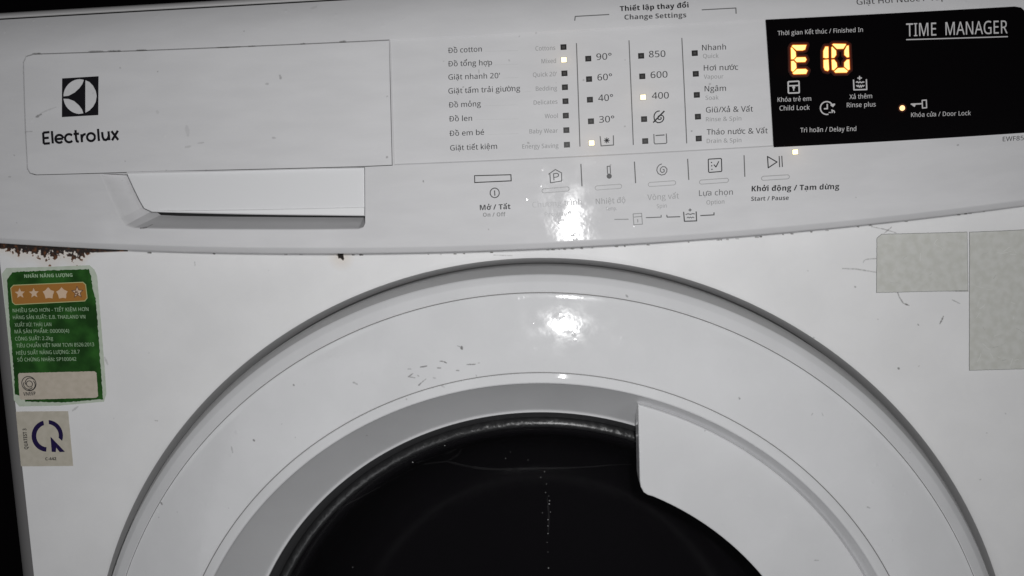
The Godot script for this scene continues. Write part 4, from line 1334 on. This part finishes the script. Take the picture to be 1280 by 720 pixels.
var GLASS_REFLECTIONS := [  # paths and widths of the reflections painted on the glass
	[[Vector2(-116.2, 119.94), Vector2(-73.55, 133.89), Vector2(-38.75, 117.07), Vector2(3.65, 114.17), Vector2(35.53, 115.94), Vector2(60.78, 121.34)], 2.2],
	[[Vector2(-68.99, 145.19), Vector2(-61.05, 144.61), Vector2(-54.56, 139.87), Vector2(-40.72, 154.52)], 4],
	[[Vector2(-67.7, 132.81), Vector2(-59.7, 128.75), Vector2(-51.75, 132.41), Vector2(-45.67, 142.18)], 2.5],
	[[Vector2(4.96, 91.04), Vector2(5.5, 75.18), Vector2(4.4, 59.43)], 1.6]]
var WORDMARK := [
	[[Vector2(-249.42, 337.02), Vector2(-249.29, 331.03)], 1.26, "black", false],
	[[Vector2(-249.42, 336.89), Vector2(-245.87, 337.14)], 1.26, "black", false],
	[[Vector2(-249.32, 333.99), Vector2(-246.38, 334.19)], 1.26, "black", false],
	[[Vector2(-249.29, 331.09), Vector2(-245.87, 331.28)], 1.26, "black", false],
	[[Vector2(-244.56, 337.69), Vector2(-244.24, 331.12)], 1.26, "black", false],
	[[Vector2(-238.4, 333.73), Vector2(-238.58, 334.36), Vector2(-238.97, 334.9), Vector2(-239.51, 335.3), Vector2(-240.16, 335.51), Vector2(-240.86, 335.52), Vector2(-241.52, 335.32), Vector2(-242.08, 334.94), Vector2(-242.49, 334.41), Vector2(-242.71, 333.78), Vector2(-242.7, 333.12), Vector2(-242.48, 332.51), Vector2(-242.06, 331.99), Vector2(-241.49, 331.62), Vector2(-240.82, 331.45), Vector2(-240.13, 331.48), Vector2(-239.48, 331.72), Vector2(-238.94, 332.14)], 1.26, "black", false],
	[[Vector2(-242.6, 333.34), Vector2(-238.45, 333.58)], 1.26, "black", false],
	[[Vector2(-233.43, 335.08), Vector2(-233.98, 335.52), Vector2(-234.65, 335.77), Vector2(-235.37, 335.8), Vector2(-236.07, 335.61), Vector2(-236.67, 335.22), Vector2(-237.11, 334.67), Vector2(-237.34, 334.02), Vector2(-237.33, 333.33), Vector2(-237.1, 332.68), Vector2(-236.66, 332.14), Vector2(-236.06, 331.77), Vector2(-235.36, 331.59), Vector2(-234.64, 331.64), Vector2(-233.97, 331.91), Vector2(-233.42, 332.36)], 1.26, "black", false],
	[[Vector2(-231.48, 337.91), Vector2(-231.23, 333.3), Vector2(-230.87, 332.01), Vector2(-229.8, 331.67)], 1.26, "black", false],
	[[Vector2(-232.63, 335.82), Vector2(-229.58, 335.95)], 1.26, "black", false],
	[[Vector2(-228.31, 335.66), Vector2(-228.06, 331.44)], 1.26, "black", false],
	[[Vector2(-228.11, 333.68), Vector2(-227.6, 334.94), Vector2(-226.7, 335.56), Vector2(-225.9, 335.54)], 1.26, "black", false],
	[[Vector2(-220.91, 333.96), Vector2(-220.99, 334.56), Vector2(-221.25, 335.12), Vector2(-221.66, 335.57), Vector2(-222.21, 335.89), Vector2(-222.83, 336.04), Vector2(-223.47, 336.01), Vector2(-224.07, 335.8), Vector2(-224.58, 335.43), Vector2(-224.96, 334.94), Vector2(-225.17, 334.36), Vector2(-225.19, 333.75), Vector2(-225.03, 333.17), Vector2(-224.68, 332.66), Vector2(-224.2, 332.27), Vector2(-223.61, 332.03), Vector2(-222.97, 331.97), Vector2(-222.34, 332.09), Vector2(-221.78, 332.38), Vector2(-221.33, 332.82), Vector2(-221.03, 333.36), Vector2(-220.91, 333.96)], 1.26, "black", false],
	[[Vector2(-219.09, 338.25), Vector2(-218.78, 331.87)], 1.26, "black", false],
	[[Vector2(-216.87, 336.54), Vector2(-216.69, 333.93), Vector2(-216.07, 332.57), Vector2(-215.01, 332.3), Vector2(-213.92, 332.91), Vector2(-213.41, 334.17)], 1.26, "black", false],
	[[Vector2(-213.39, 336.84), Vector2(-213.08, 332.12)], 1.26, "black", false],
	[[Vector2(-211.78, 336.86), Vector2(-208.21, 332.2)], 1.26, "black", false],
	[[Vector2(-208.25, 337.03), Vector2(-211.62, 332.03)], 1.26, "black", false]]
var TOUCH_BUTTONS := [
	[Vector2(11.07, 299.13), Vector2(22.68, 299.53)],
	[Vector2(37.63, 299.3), Vector2(48.78, 299.5)],
	[Vector2(64.07, 299.56), Vector2(75.57, 299.68)],
	[Vector2(89.42, 299.21), Vector2(101.68, 299.3)],
	[Vector2(120.06, 299.03), Vector2(131.71, 298.9)]]
# [middle, lit]
var LAMPS := [
	[Vector2(23.24, 370.15), false],
	[Vector2(23.22, 363.77), true],
	[Vector2(23.27, 357.04), false],
	[Vector2(23.27, 350.12), false],
	[Vector2(23.31, 343.16), false],
	[Vector2(23.23, 336.02), false],
	[Vector2(23.26, 328.8), false],
	[Vector2(23.3, 321.55), false],
	[Vector2(35.38, 363.72), false],
	[Vector2(35.42, 353.54), false],
	[Vector2(35.5, 343.29), false],
	[Vector2(35.66, 332.58), false],
	[Vector2(35.61, 321.81), true],
	[Vector2(61.69, 363.68), false],
	[Vector2(61.88, 353.5), false],
	[Vector2(61.91, 343.11), true],
	[Vector2(62.05, 332.26), false],
	[Vector2(62.25, 321.38), false],
	[Vector2(88.27, 363.52), false],
	[Vector2(88.39, 353.23), false],
	[Vector2(88.53, 342.78), false],
	[Vector2(88.71, 332.01), false],
	[Vector2(88.76, 321.19), false],
	[Vector2(135.97, 311.47), true]]
var SEGMENTS := [
	[Vector2(135.88, 363.85), Vector2(136.48, 364.44), Vector2(143.3, 364.09), Vector2(142.51, 361.74), Vector2(141.27, 361.36), Vector2(138.28, 361.54)],
	[Vector2(135.46, 363.11), Vector2(135.98, 363.38), Vector2(137.87, 360.87), Vector2(137.93, 358.63), Vector2(136.69, 357.32), Vector2(135.34, 357.32)],
	[Vector2(136.94, 357.07), Vector2(138.14, 358.23), Vector2(142.47, 358.04), Vector2(143.07, 356.77), Vector2(142.26, 355.58), Vector2(138.04, 355.77)],
	[Vector2(135.31, 356.55), Vector2(136.54, 356.63), Vector2(137.79, 355.24), Vector2(137.93, 352.92), Vector2(136.05, 351.03), Vector2(135.2, 351.86)],
	[Vector2(135.77, 350.59), Vector2(138.07, 352.45), Vector2(142.43, 352.26), Vector2(143.36, 351.35), Vector2(142.53, 349.67), Vector2(136.39, 349.86)],
	[Vector2(151.37, 360.5), Vector2(152.46, 362.67), Vector2(154.03, 362.57), Vector2(153.87, 356.94), Vector2(152.6, 356.79), Vector2(151.23, 357.18)],
	[Vector2(151.26, 356.1), Vector2(153.84, 356.25), Vector2(153.91, 351.15), Vector2(153.26, 350.42), Vector2(151.82, 350.9), Vector2(151.19, 352.4)],
	[Vector2(155.87, 363.46), Vector2(156.54, 363.84), Vector2(162.67, 363.34), Vector2(162.77, 362.87), Vector2(161.3, 360.95), Vector2(158.15, 361.07)],
	[Vector2(155.43, 362.1), Vector2(155.91, 362.45), Vector2(157.74, 360.29), Vector2(157.76, 358.16), Vector2(156.63, 356.77), Vector2(155.28, 356.77)],
	[Vector2(163.09, 362.38), Vector2(164.06, 362.52), Vector2(164.04, 356.68), Vector2(162.96, 356.52), Vector2(161.63, 357.92), Vector2(161.72, 360.04)],
	[Vector2(155.25, 356), Vector2(156.6, 356), Vector2(157.79, 354.3), Vector2(157.94, 352.25), Vector2(156.19, 350.62), Vector2(155.28, 350.99)],
	[Vector2(162.8, 355.53), Vector2(164.07, 355.56), Vector2(164.1, 350.62), Vector2(163.27, 350.17), Vector2(161.32, 352.15), Vector2(161.4, 354.19)],
	[Vector2(156.25, 350.16), Vector2(158.23, 351.65), Vector2(161.22, 351.61), Vector2(163.14, 349.83), Vector2(162.46, 349.07), Vector2(156.91, 349.34)]]
var LEAVES := [
	[Vector2(-237.61, 355.71), Vector2(-237.56, 356.86), Vector2(-237.22, 358.24), Vector2(-236.67, 359.55), Vector2(-235.91, 360.76), Vector2(-234.98, 361.84), Vector2(-233.88, 362.76), Vector2(-232.66, 363.5), Vector2(-231.33, 364.05), Vector2(-229.93, 364.38), Vector2(-228.49, 364.49), Vector2(-226.49, 364.18), Vector2(-226.23, 363.72), Vector2(-227.07, 361.82), Vector2(-228.73, 359.75), Vector2(-231.34, 357.58), Vector2(-234.76, 355.95)],
	[Vector2(-237.71, 354.49), Vector2(-234.8, 354.28), Vector2(-231.78, 353.1), Vector2(-229.14, 350.79), Vector2(-227.52, 348.57), Vector2(-226.83, 346.56), Vector2(-229.24, 346.26), Vector2(-230.62, 346.5), Vector2(-231.96, 346.93), Vector2(-233.21, 347.56), Vector2(-234.35, 348.36), Vector2(-235.36, 349.32), Vector2(-236.21, 350.41), Vector2(-236.88, 351.62), Vector2(-237.35, 352.91), Vector2(-237.62, 354.26)],
	[Vector2(-225.35, 363.82), Vector2(-223.15, 362.85), Vector2(-221.17, 360.8), Vector2(-219.75, 358.07), Vector2(-219.28, 355.37), Vector2(-219.89, 352.32), Vector2(-221.43, 349.81), Vector2(-223.5, 347.94), Vector2(-225.75, 346.79)]]
var STARS := [
	[Vector2(-281.37, 253.83), 3],
	[Vector2(-273.38, 253.7), 2.91],
	[Vector2(-265.08, 253.28), 3.45],
	[Vector2(-257.49, 253.03), 3.45],
	[Vector2(-248.64, 253.35), 3.45]]
var MARK_ARCS := [
	[Vector2(-275.77, 181.28), Vector2(-277.43, 180.73), Vector2(-278.98, 179.88), Vector2(-280.36, 178.77), Vector2(-281.54, 177.44), Vector2(-282.47, 175.92), Vector2(-283.12, 174.28), Vector2(-283.46, 172.57), Vector2(-283.48, 170.85), Vector2(-283.18, 169.18), Vector2(-282.57, 167.62), Vector2(-281.67, 166.23), Vector2(-280.52, 165.05), Vector2(-279.14, 164.12), Vector2(-277.6, 163.49), Vector2(-275.95, 163.17), Vector2(-275.49, 165.79), Vector2(-276.64, 166.02), Vector2(-277.71, 166.46), Vector2(-278.67, 167.11), Vector2(-279.48, 167.93), Vector2(-280.11, 168.91), Vector2(-280.55, 170), Vector2(-280.77, 171.17), Vector2(-280.78, 172.38), Vector2(-280.57, 173.59), Vector2(-280.14, 174.76), Vector2(-279.52, 175.84), Vector2(-278.72, 176.8), Vector2(-277.77, 177.62), Vector2(-276.71, 178.25), Vector2(-275.57, 178.68)],
	[Vector2(-272.6, 181.53), Vector2(-271.15, 181.24), Vector2(-269.79, 180.71), Vector2(-268.55, 179.95), Vector2(-267.47, 178.99), Vector2(-266.58, 177.86), Vector2(-265.89, 176.58), Vector2(-265.43, 175.18), Vector2(-265.22, 173.71), Vector2(-265.25, 172.21), Vector2(-265.53, 170.71), Vector2(-266.05, 169.26), Vector2(-267.88, 171.11), Vector2(-267.68, 172.09), Vector2(-267.62, 173.08), Vector2(-267.71, 174.06), Vector2(-267.93, 175), Vector2(-268.29, 175.89), Vector2(-268.78, 176.7), Vector2(-269.39, 177.43), Vector2(-270.1, 178.05), Vector2(-270.9, 178.55), Vector2(-271.78, 178.92), Vector2(-272.71, 179.15)],
	[Vector2(-272.53, 171.86), Vector2(-265.06, 162.87), Vector2(-268.09, 162.78), Vector2(-269.9, 165.47), Vector2(-270.39, 162.84), Vector2(-272.74, 163.06)]]
var PATCHES := [
	[Vector2(185.01, 267.52), Vector2(187.55, 269.54), Vector2(231.58, 269.09), Vector2(232.75, 237.9), Vector2(185.08, 238.41)],
	[Vector2(232.65, 268.93), Vector2(264.63, 269.21), Vector2(266.86, 194.87), Vector2(234.1, 194.89)]]
# dirt and scratches: [points, width, strength]
var ENAMEL_MARKS := [
	[[Vector2(-34.85, 220.55), Vector2(-34.62, 219.57)], 1.19, 0.54],
	[[Vector2(-46.17, 213.41), Vector2(-44.46, 213.22), Vector2(-42.78, 212.47)], 0.47, 0.51],
	[[Vector2(-56.64, 210.6), Vector2(-53.31, 211.05)], 0.51, 0.48],
	[[Vector2(-63.38, 209.75), Vector2(-61.52, 209.7)], 0.51, 0.31],
	[[Vector2(-63.11, 205.76), Vector2(-60.6, 207.44)], 0.42, 0.41],
	[[Vector2(-63.11, 205.76), Vector2(-59.68, 205.17)], 0.42, 0.27],
	[[Vector2(-57.81, 201.2), Vector2(-56.72, 202.29)], 0.59, 0.41],
	[[Vector2(-56.72, 202.29), Vector2(-53.85, 204.44)], 0.34, 0.34],
	[[Vector2(-47.71, 209.98), Vector2(-45.99, 209.93)], 0.51, 0.34],
	[[Vector2(-32.18, 211.38), Vector2(-27.72, 211.39)], 0.47, 0.41],
	[[Vector2(-26.33, 211.97), Vector2(-25.5, 212.08)], 0.42, 0.27],
	[[Vector2(-37.74, 208.42), Vector2(-36.37, 208.38)], 0.68, 0.41],
	[[Vector2(-27.62, 205.89), Vector2(-27.38, 205.19)], 0.59, 0.27],
	[[Vector2(-36.88, 221.1), Vector2(-35.53, 220.57)], 0.34, 0.24],
	[[Vector2(-64.75, 194.24), Vector2(-64.41, 194.09)], 0.85, 0.2],
	[[Vector2(-45.75, 200.7), Vector2(-44.41, 199.96)], 0.77, 0.14],
	[[Vector2(-58.24, 206.32), Vector2(-57.57, 205.95)], 0.51, 0.27],
	[[Vector2(-50.02, 205.02), Vector2(-48.66, 204.63)], 0.68, 0.14],
	[[Vector2(-92.57, 203.32), Vector2(-90.4, 202.35)], 0.77, 0.24],
	[[Vector2(-148.5, 173.55), Vector2(-147.87, 172.94)], 0.85, 0.54],
	[[Vector2(-161.06, 169.75), Vector2(-160.4, 166.51)], 0.68, 0.2],
	[[Vector2(-203.5, 138.73), Vector2(-202.89, 137.78)], 0.77, 0.41],
	[[Vector2(-211.88, 179.71), Vector2(-210.06, 179.48)], 0.59, 0.24],
	[[Vector2(-125.25, 202.48), Vector2(-125.01, 202.11)], 0.68, 0.34],
	[[Vector2(51.5, 244), Vector2(52.12, 243.11)], 0.85, 0.27],
	[[Vector2(107.36, 189.9), Vector2(107.78, 189)], 0.68, 0.34],
	[[Vector2(144.74, 178.88), Vector2(145.59, 179.96)], 0.34, 0.17],
	[[Vector2(150.28, 179.83), Vector2(150.92, 178.04)], 0.34, 0.17],
	[[Vector2(172.71, 129.79), Vector2(174, 129.31)], 0.59, 0.24],
	[[Vector2(146.44, 100.45), Vector2(148.61, 100.4)], 0.42, 0.2],
	[[Vector2(170.36, 89.83), Vector2(172.1, 89.79)], 0.42, 0.2],
	[[Vector2(196.79, 197.61), Vector2(197.34, 197.11)], 1.1, 0.58],
	[[Vector2(206.85, 220.94), Vector2(207.19, 220.49)], 0.77, 0.48],
	[[Vector2(218.34, 220.78), Vector2(220.09, 224.81)], 0.59, 0.51],
	[[Vector2(224.49, 233.45), Vector2(228.46, 231.31)], 0.42, 0.34],
	[[Vector2(193.15, 239.16), Vector2(194.93, 239.78)], 0.77, 0.41],
	[[Vector2(196.03, 238.46), Vector2(197.07, 235.65), Vector2(199.02, 232.54), Vector2(202.12, 231.19)], 0.42, 0.41],
	[[Vector2(200.03, 232.03), Vector2(201.28, 231.61)], 0.59, 0.41],
	[[Vector2(167.22, 252.13), Vector2(174.43, 251.58), Vector2(184.85, 249.51)], 0.51, 0.27],
	[[Vector2(178.03, 254.86), Vector2(178.56, 256.11), Vector2(179.8, 256.62), Vector2(184.99, 256.82)], 0.42, 0.27],
	[[Vector2(182.14, 273.74), Vector2(188.35, 272.24), Vector2(194.98, 269.98)], 0.42, 0.27],
	[[Vector2(192.47, 273.06), Vector2(188.62, 269.96)], 0.51, 0.24],
	[[Vector2(221.5, 238.37), Vector2(232.67, 237.82)], 0.42, 0.41],
	[[Vector2(173.66, 242.22), Vector2(174.08, 241.99)], 0.77, 0.27],
	[[Vector2(253.38, 171.24), Vector2(253.81, 170.79)], 0.68, 0.2],
	[[Vector2(-17.45, 265.87), Vector2(-7.55, 265.17)], 0.42, 0.2],
	[[Vector2(-237.3, 216.68), Vector2(-235.87, 212.56)], 1.02, 0.14],
	[[Vector2(-255.2, 188.86), Vector2(-258.66, 186.66)], 1.02, 0.2],
	[[Vector2(-181.6, 268), Vector2(-181.56, 265.8)], 0.51, 0.17],
	[[Vector2(38.63, 136.63), Vector2(38.77, 136.58)], 0.48, 0.18],
	[[Vector2(-28, 137.28), Vector2(-28.66, 137.48)], 0.39, 0.1],
	[[Vector2(-13.5, 256.43), Vector2(-13.43, 256.48)], 0.48, 0.13],
	[[Vector2(39.66, 137.84), Vector2(39.38, 137.84)], 0.64, 0.22],
	[[Vector2(243.76, 160.62), Vector2(244.36, 160.41)], 0.58, 0.12],
	[[Vector2(-129.98, 112.55), Vector2(-130.41, 112.16)], 0.51, 0.18],
	[[Vector2(207.55, 198.03), Vector2(207.95, 198.41)], 0.38, 0.17],
	[[Vector2(-205.13, 130.65), Vector2(-205.24, 130.44)], 0.67, 0.17],
	[[Vector2(199.67, 88.39), Vector2(200.15, 88.36)], 0.42, 0.08],
	[[Vector2(-235.26, 181.3), Vector2(-235.24, 181.64)], 0.39, 0.12],
	[[Vector2(149.09, 251.62), Vector2(149.26, 251.4)], 0.51, 0.12],
	[[Vector2(-140.9, 261.96), Vector2(-140.96, 261.76)], 0.48, 0.16],
	[[Vector2(-163.69, 136.91), Vector2(-164.02, 136.89)], 0.34, 0.23],
	[[Vector2(152.18, 215.55), Vector2(152.6, 215.13)], 0.67, 0.15],
	[[Vector2(20.78, 126.79), Vector2(21.28, 127.23)], 0.45, 0.23],
	[[Vector2(186.2, 224.24), Vector2(185.64, 224.38)], 0.43, 0.16],
	[[Vector2(-125.1, 174.57), Vector2(-125, 174.98)], 0.46, 0.12],
	[[Vector2(-88.64, 172.29), Vector2(-89.03, 172.7)], 0.61, 0.18],
	[[Vector2(89.89, 171.88), Vector2(90.38, 172.15)], 0.63, 0.2],
	[[Vector2(-193.67, 133.77), Vector2(-193.99, 134.12)], 0.45, 0.09],
	[[Vector2(57.63, 103.82), Vector2(58.14, 103.51)], 0.35, 0.19],
	[[Vector2(-211.84, 218.03), Vector2(-211.5, 218.46)], 0.41, 0.09],
	[[Vector2(-132.22, 182.06), Vector2(-132.35, 181.73)], 0.4, 0.13],
	[[Vector2(21.52, 95.7), Vector2(21.88, 95.9)], 0.42, 0.19],
	[[Vector2(241.01, 134.58), Vector2(241.64, 134.81)], 0.46, 0.2],
	[[Vector2(197.21, 155.84), Vector2(196.92, 156.12)], 0.48, 0.1]]
var PANEL_GRIME := [
	[[Vector2(-253.22, 345.38), Vector2(-250.5, 346.79)], 1.05, 0.36],
	[[Vector2(-250.48, 347.42), Vector2(-246.42, 349.01), Vector2(-241.93, 350.37)], 0.68, 0.11],
	[[Vector2(-259.95, 337.71), Vector2(-255.68, 337.83)], 0.45, 0.18],
	[[Vector2(-121.47, 362.65), Vector2(-121.1, 361)], 1.12, 0.24],
	[[Vector2(-128.89, 358.66), Vector2(-127.64, 358.61)], 0.98, 0.18],
	[[Vector2(-126.41, 331.1), Vector2(-124.74, 331.05)], 0.9, 0.18],
	[[Vector2(-171.35, 338.22), Vector2(-170.85, 334.1)], 2.1, 0.07],
	[[Vector2(-172.57, 327.73), Vector2(-169.57, 328.1)], 1.05, 0.12],
	[[Vector2(-165.68, 329.6), Vector2(-162.7, 329.76)], 0.68, 0.15],
	[[Vector2(-186.95, 346.52), Vector2(-186.54, 345.68)], 1.8, 0.07],
	[[Vector2(-162.28, 308.4), Vector2(-161.78, 305.31), Vector2(-161.79, 303.99)], 0.45, 0.3],
	[[Vector2(-135.26, 303.4), Vector2(-134.21, 303.47), Vector2(-133.88, 301.41)], 0.52, 0.36],
	[[Vector2(-49.68, 306.81), Vector2(-49.62, 306.2)], 0.6, 0.48],
	[[Vector2(-198.64, 283.13), Vector2(-195.58, 283.66)], 0.98, 0.48],
	[[Vector2(-195.58, 283.66), Vector2(-193.76, 285.53)], 0.6, 0.3],
	[[Vector2(-17.7, 281.39), Vector2(-17.47, 281.14)], 0.52, 0.3],
	[[Vector2(-4.43, 365.36), Vector2(-4.21, 364.83)], 0.52, 0.3],
	[[Vector2(-19.73, 361.32), Vector2(-19.67, 359.32)], 0.3, 0.24],
	[[Vector2(-266.47, 325.55), Vector2(-266.03, 325.33)], 0.6, 0.24],
	[[Vector2(-270.14, 313.69), Vector2(-268.79, 313.68)], 0.68, 0.15],
	[[Vector2(-267.8, 402.73), Vector2(-267.21, 401.72)], 0.6, 0.42],
	[[Vector2(165.03, 285.56), Vector2(165.42, 285.1)], 0.52, 0.24],
	[[Vector2(-105.91, 397.27), Vector2(-103.09, 398.26)], 1.5, 0.07],
	[[Vector2(-200.12, 376.97), Vector2(-194.02, 378.74)], 0.01, 0],
	[[Vector2(18.77, 352.86), Vector2(18.67, 352.59)], 0.4, 0.12],
	[[Vector2(4.16, 323.38), Vector2(3.61, 323.67)], 0.74, 0.27],
	[[Vector2(44.58, 310.54), Vector2(44.34, 310.37)], 0.69, 0.26],
	[[Vector2(-37.16, 366.46), Vector2(-37.56, 366.21)], 0.69, 0.19],
	[[Vector2(-186.28, 367.05), Vector2(-185.88, 367.21)], 0.49, 0.25],
	[[Vector2(-221.67, 356.84), Vector2(-221.19, 357.16)], 0.67, 0.11],
	[[Vector2(-266.61, 284.02), Vector2(-266.69, 283.9)], 0.83, 0.25],
	[[Vector2(-180.14, 309.94), Vector2(-180.05, 310.19)], 0.57, 0.13],
	[[Vector2(-140.17, 386.34), Vector2(-140.09, 386.66)], 0.74, 0.24],
	[[Vector2(52.09, 329.17), Vector2(52.33, 329.4)], 0.79, 0.24],
	[[Vector2(-205.04, 321.23), Vector2(-205.2, 321.14)], 0.74, 0.24],
	[[Vector2(53.6, 362.31), Vector2(53.51, 362.1)], 0.55, 0.13],
	[[Vector2(-67.97, 319.18), Vector2(-67.4, 319.5)], 0.79, 0.27],
	[[Vector2(173.21, 365.01), Vector2(173.68, 365.03)], 0.46, 0.22],
	[[Vector2(-186.73, 296.62), Vector2(-186.18, 296.63)], 0.78, 0.17],
	[[Vector2(-161.96, 315.51), Vector2(-162.07, 315.45)], 0.76, 0.14],
	[[Vector2(-66.86, 349.58), Vector2(-66.32, 349.94)], 0.4, 0.26],
	[[Vector2(-27.75, 352.97), Vector2(-28.08, 352.68)], 0.49, 0.29],
	[[Vector2(216.46, 309.25), Vector2(215.93, 308.93)], 0.72, 0.29],
	[[Vector2(169.51, 321.56), Vector2(169.16, 321.38)], 0.72, 0.11],
	[[Vector2(85.14, 325.16), Vector2(85.28, 325.17)], 0.63, 0.29],
	[[Vector2(-206.21, 369.67), Vector2(-206.55, 369.98)], 0.82, 0.18],
	[[Vector2(-182.98, 316.06), Vector2(-183.28, 316.1)], 0.6, 0.22],
	[[Vector2(95.13, 347.9), Vector2(94.81, 347.88)], 0.76, 0.18],
	[[Vector2(-210.93, 311.56), Vector2(-210.83, 311.59)], 0.59, 0.15],
	[[Vector2(1.07, 376.71), Vector2(1.23, 376.99)], 0.47, 0.26],
	[[Vector2(-209.46, 378.79), Vector2(-210, 379.14)], 0.77, 0.18],
	[[Vector2(9.76, 378.08), Vector2(9.38, 377.88)], 0.68, 0.12],
	[[Vector2(179.67, 345.04), Vector2(179.24, 345.43)], 0.52, 0.23],
	[[Vector2(32.41, 353.2), Vector2(32.55, 353.52)], 0.89, 0.2],
	[[Vector2(-254.87, 379.12), Vector2(-250.38, 379.18)], 0.45, 0.4],
	[[Vector2(-223.73, 379.04), Vector2(-215.81, 378.99)], 0.45, 0.4],
	[[Vector2(-212.75, 378.96), Vector2(-206.19, 378.88)], 0.45, 0.4],
	[[Vector2(-197.49, 378.7), Vector2(-192.29, 378.75)], 0.45, 0.4],
	[[Vector2(-154.59, 378.25), Vector2(-141.89, 378.16)], 0.45, 0.4],
	[[Vector2(-137.68, 378.14), Vector2(-134.31, 378.33)], 0.45, 0.4],
	[[Vector2(-110.47, 378.17), Vector2(-108.39, 378.4)], 0.45, 0.4],
	[[Vector2(-90.15, 378.54), Vector2(-86.85, 378.63)], 0.45, 0.4]]
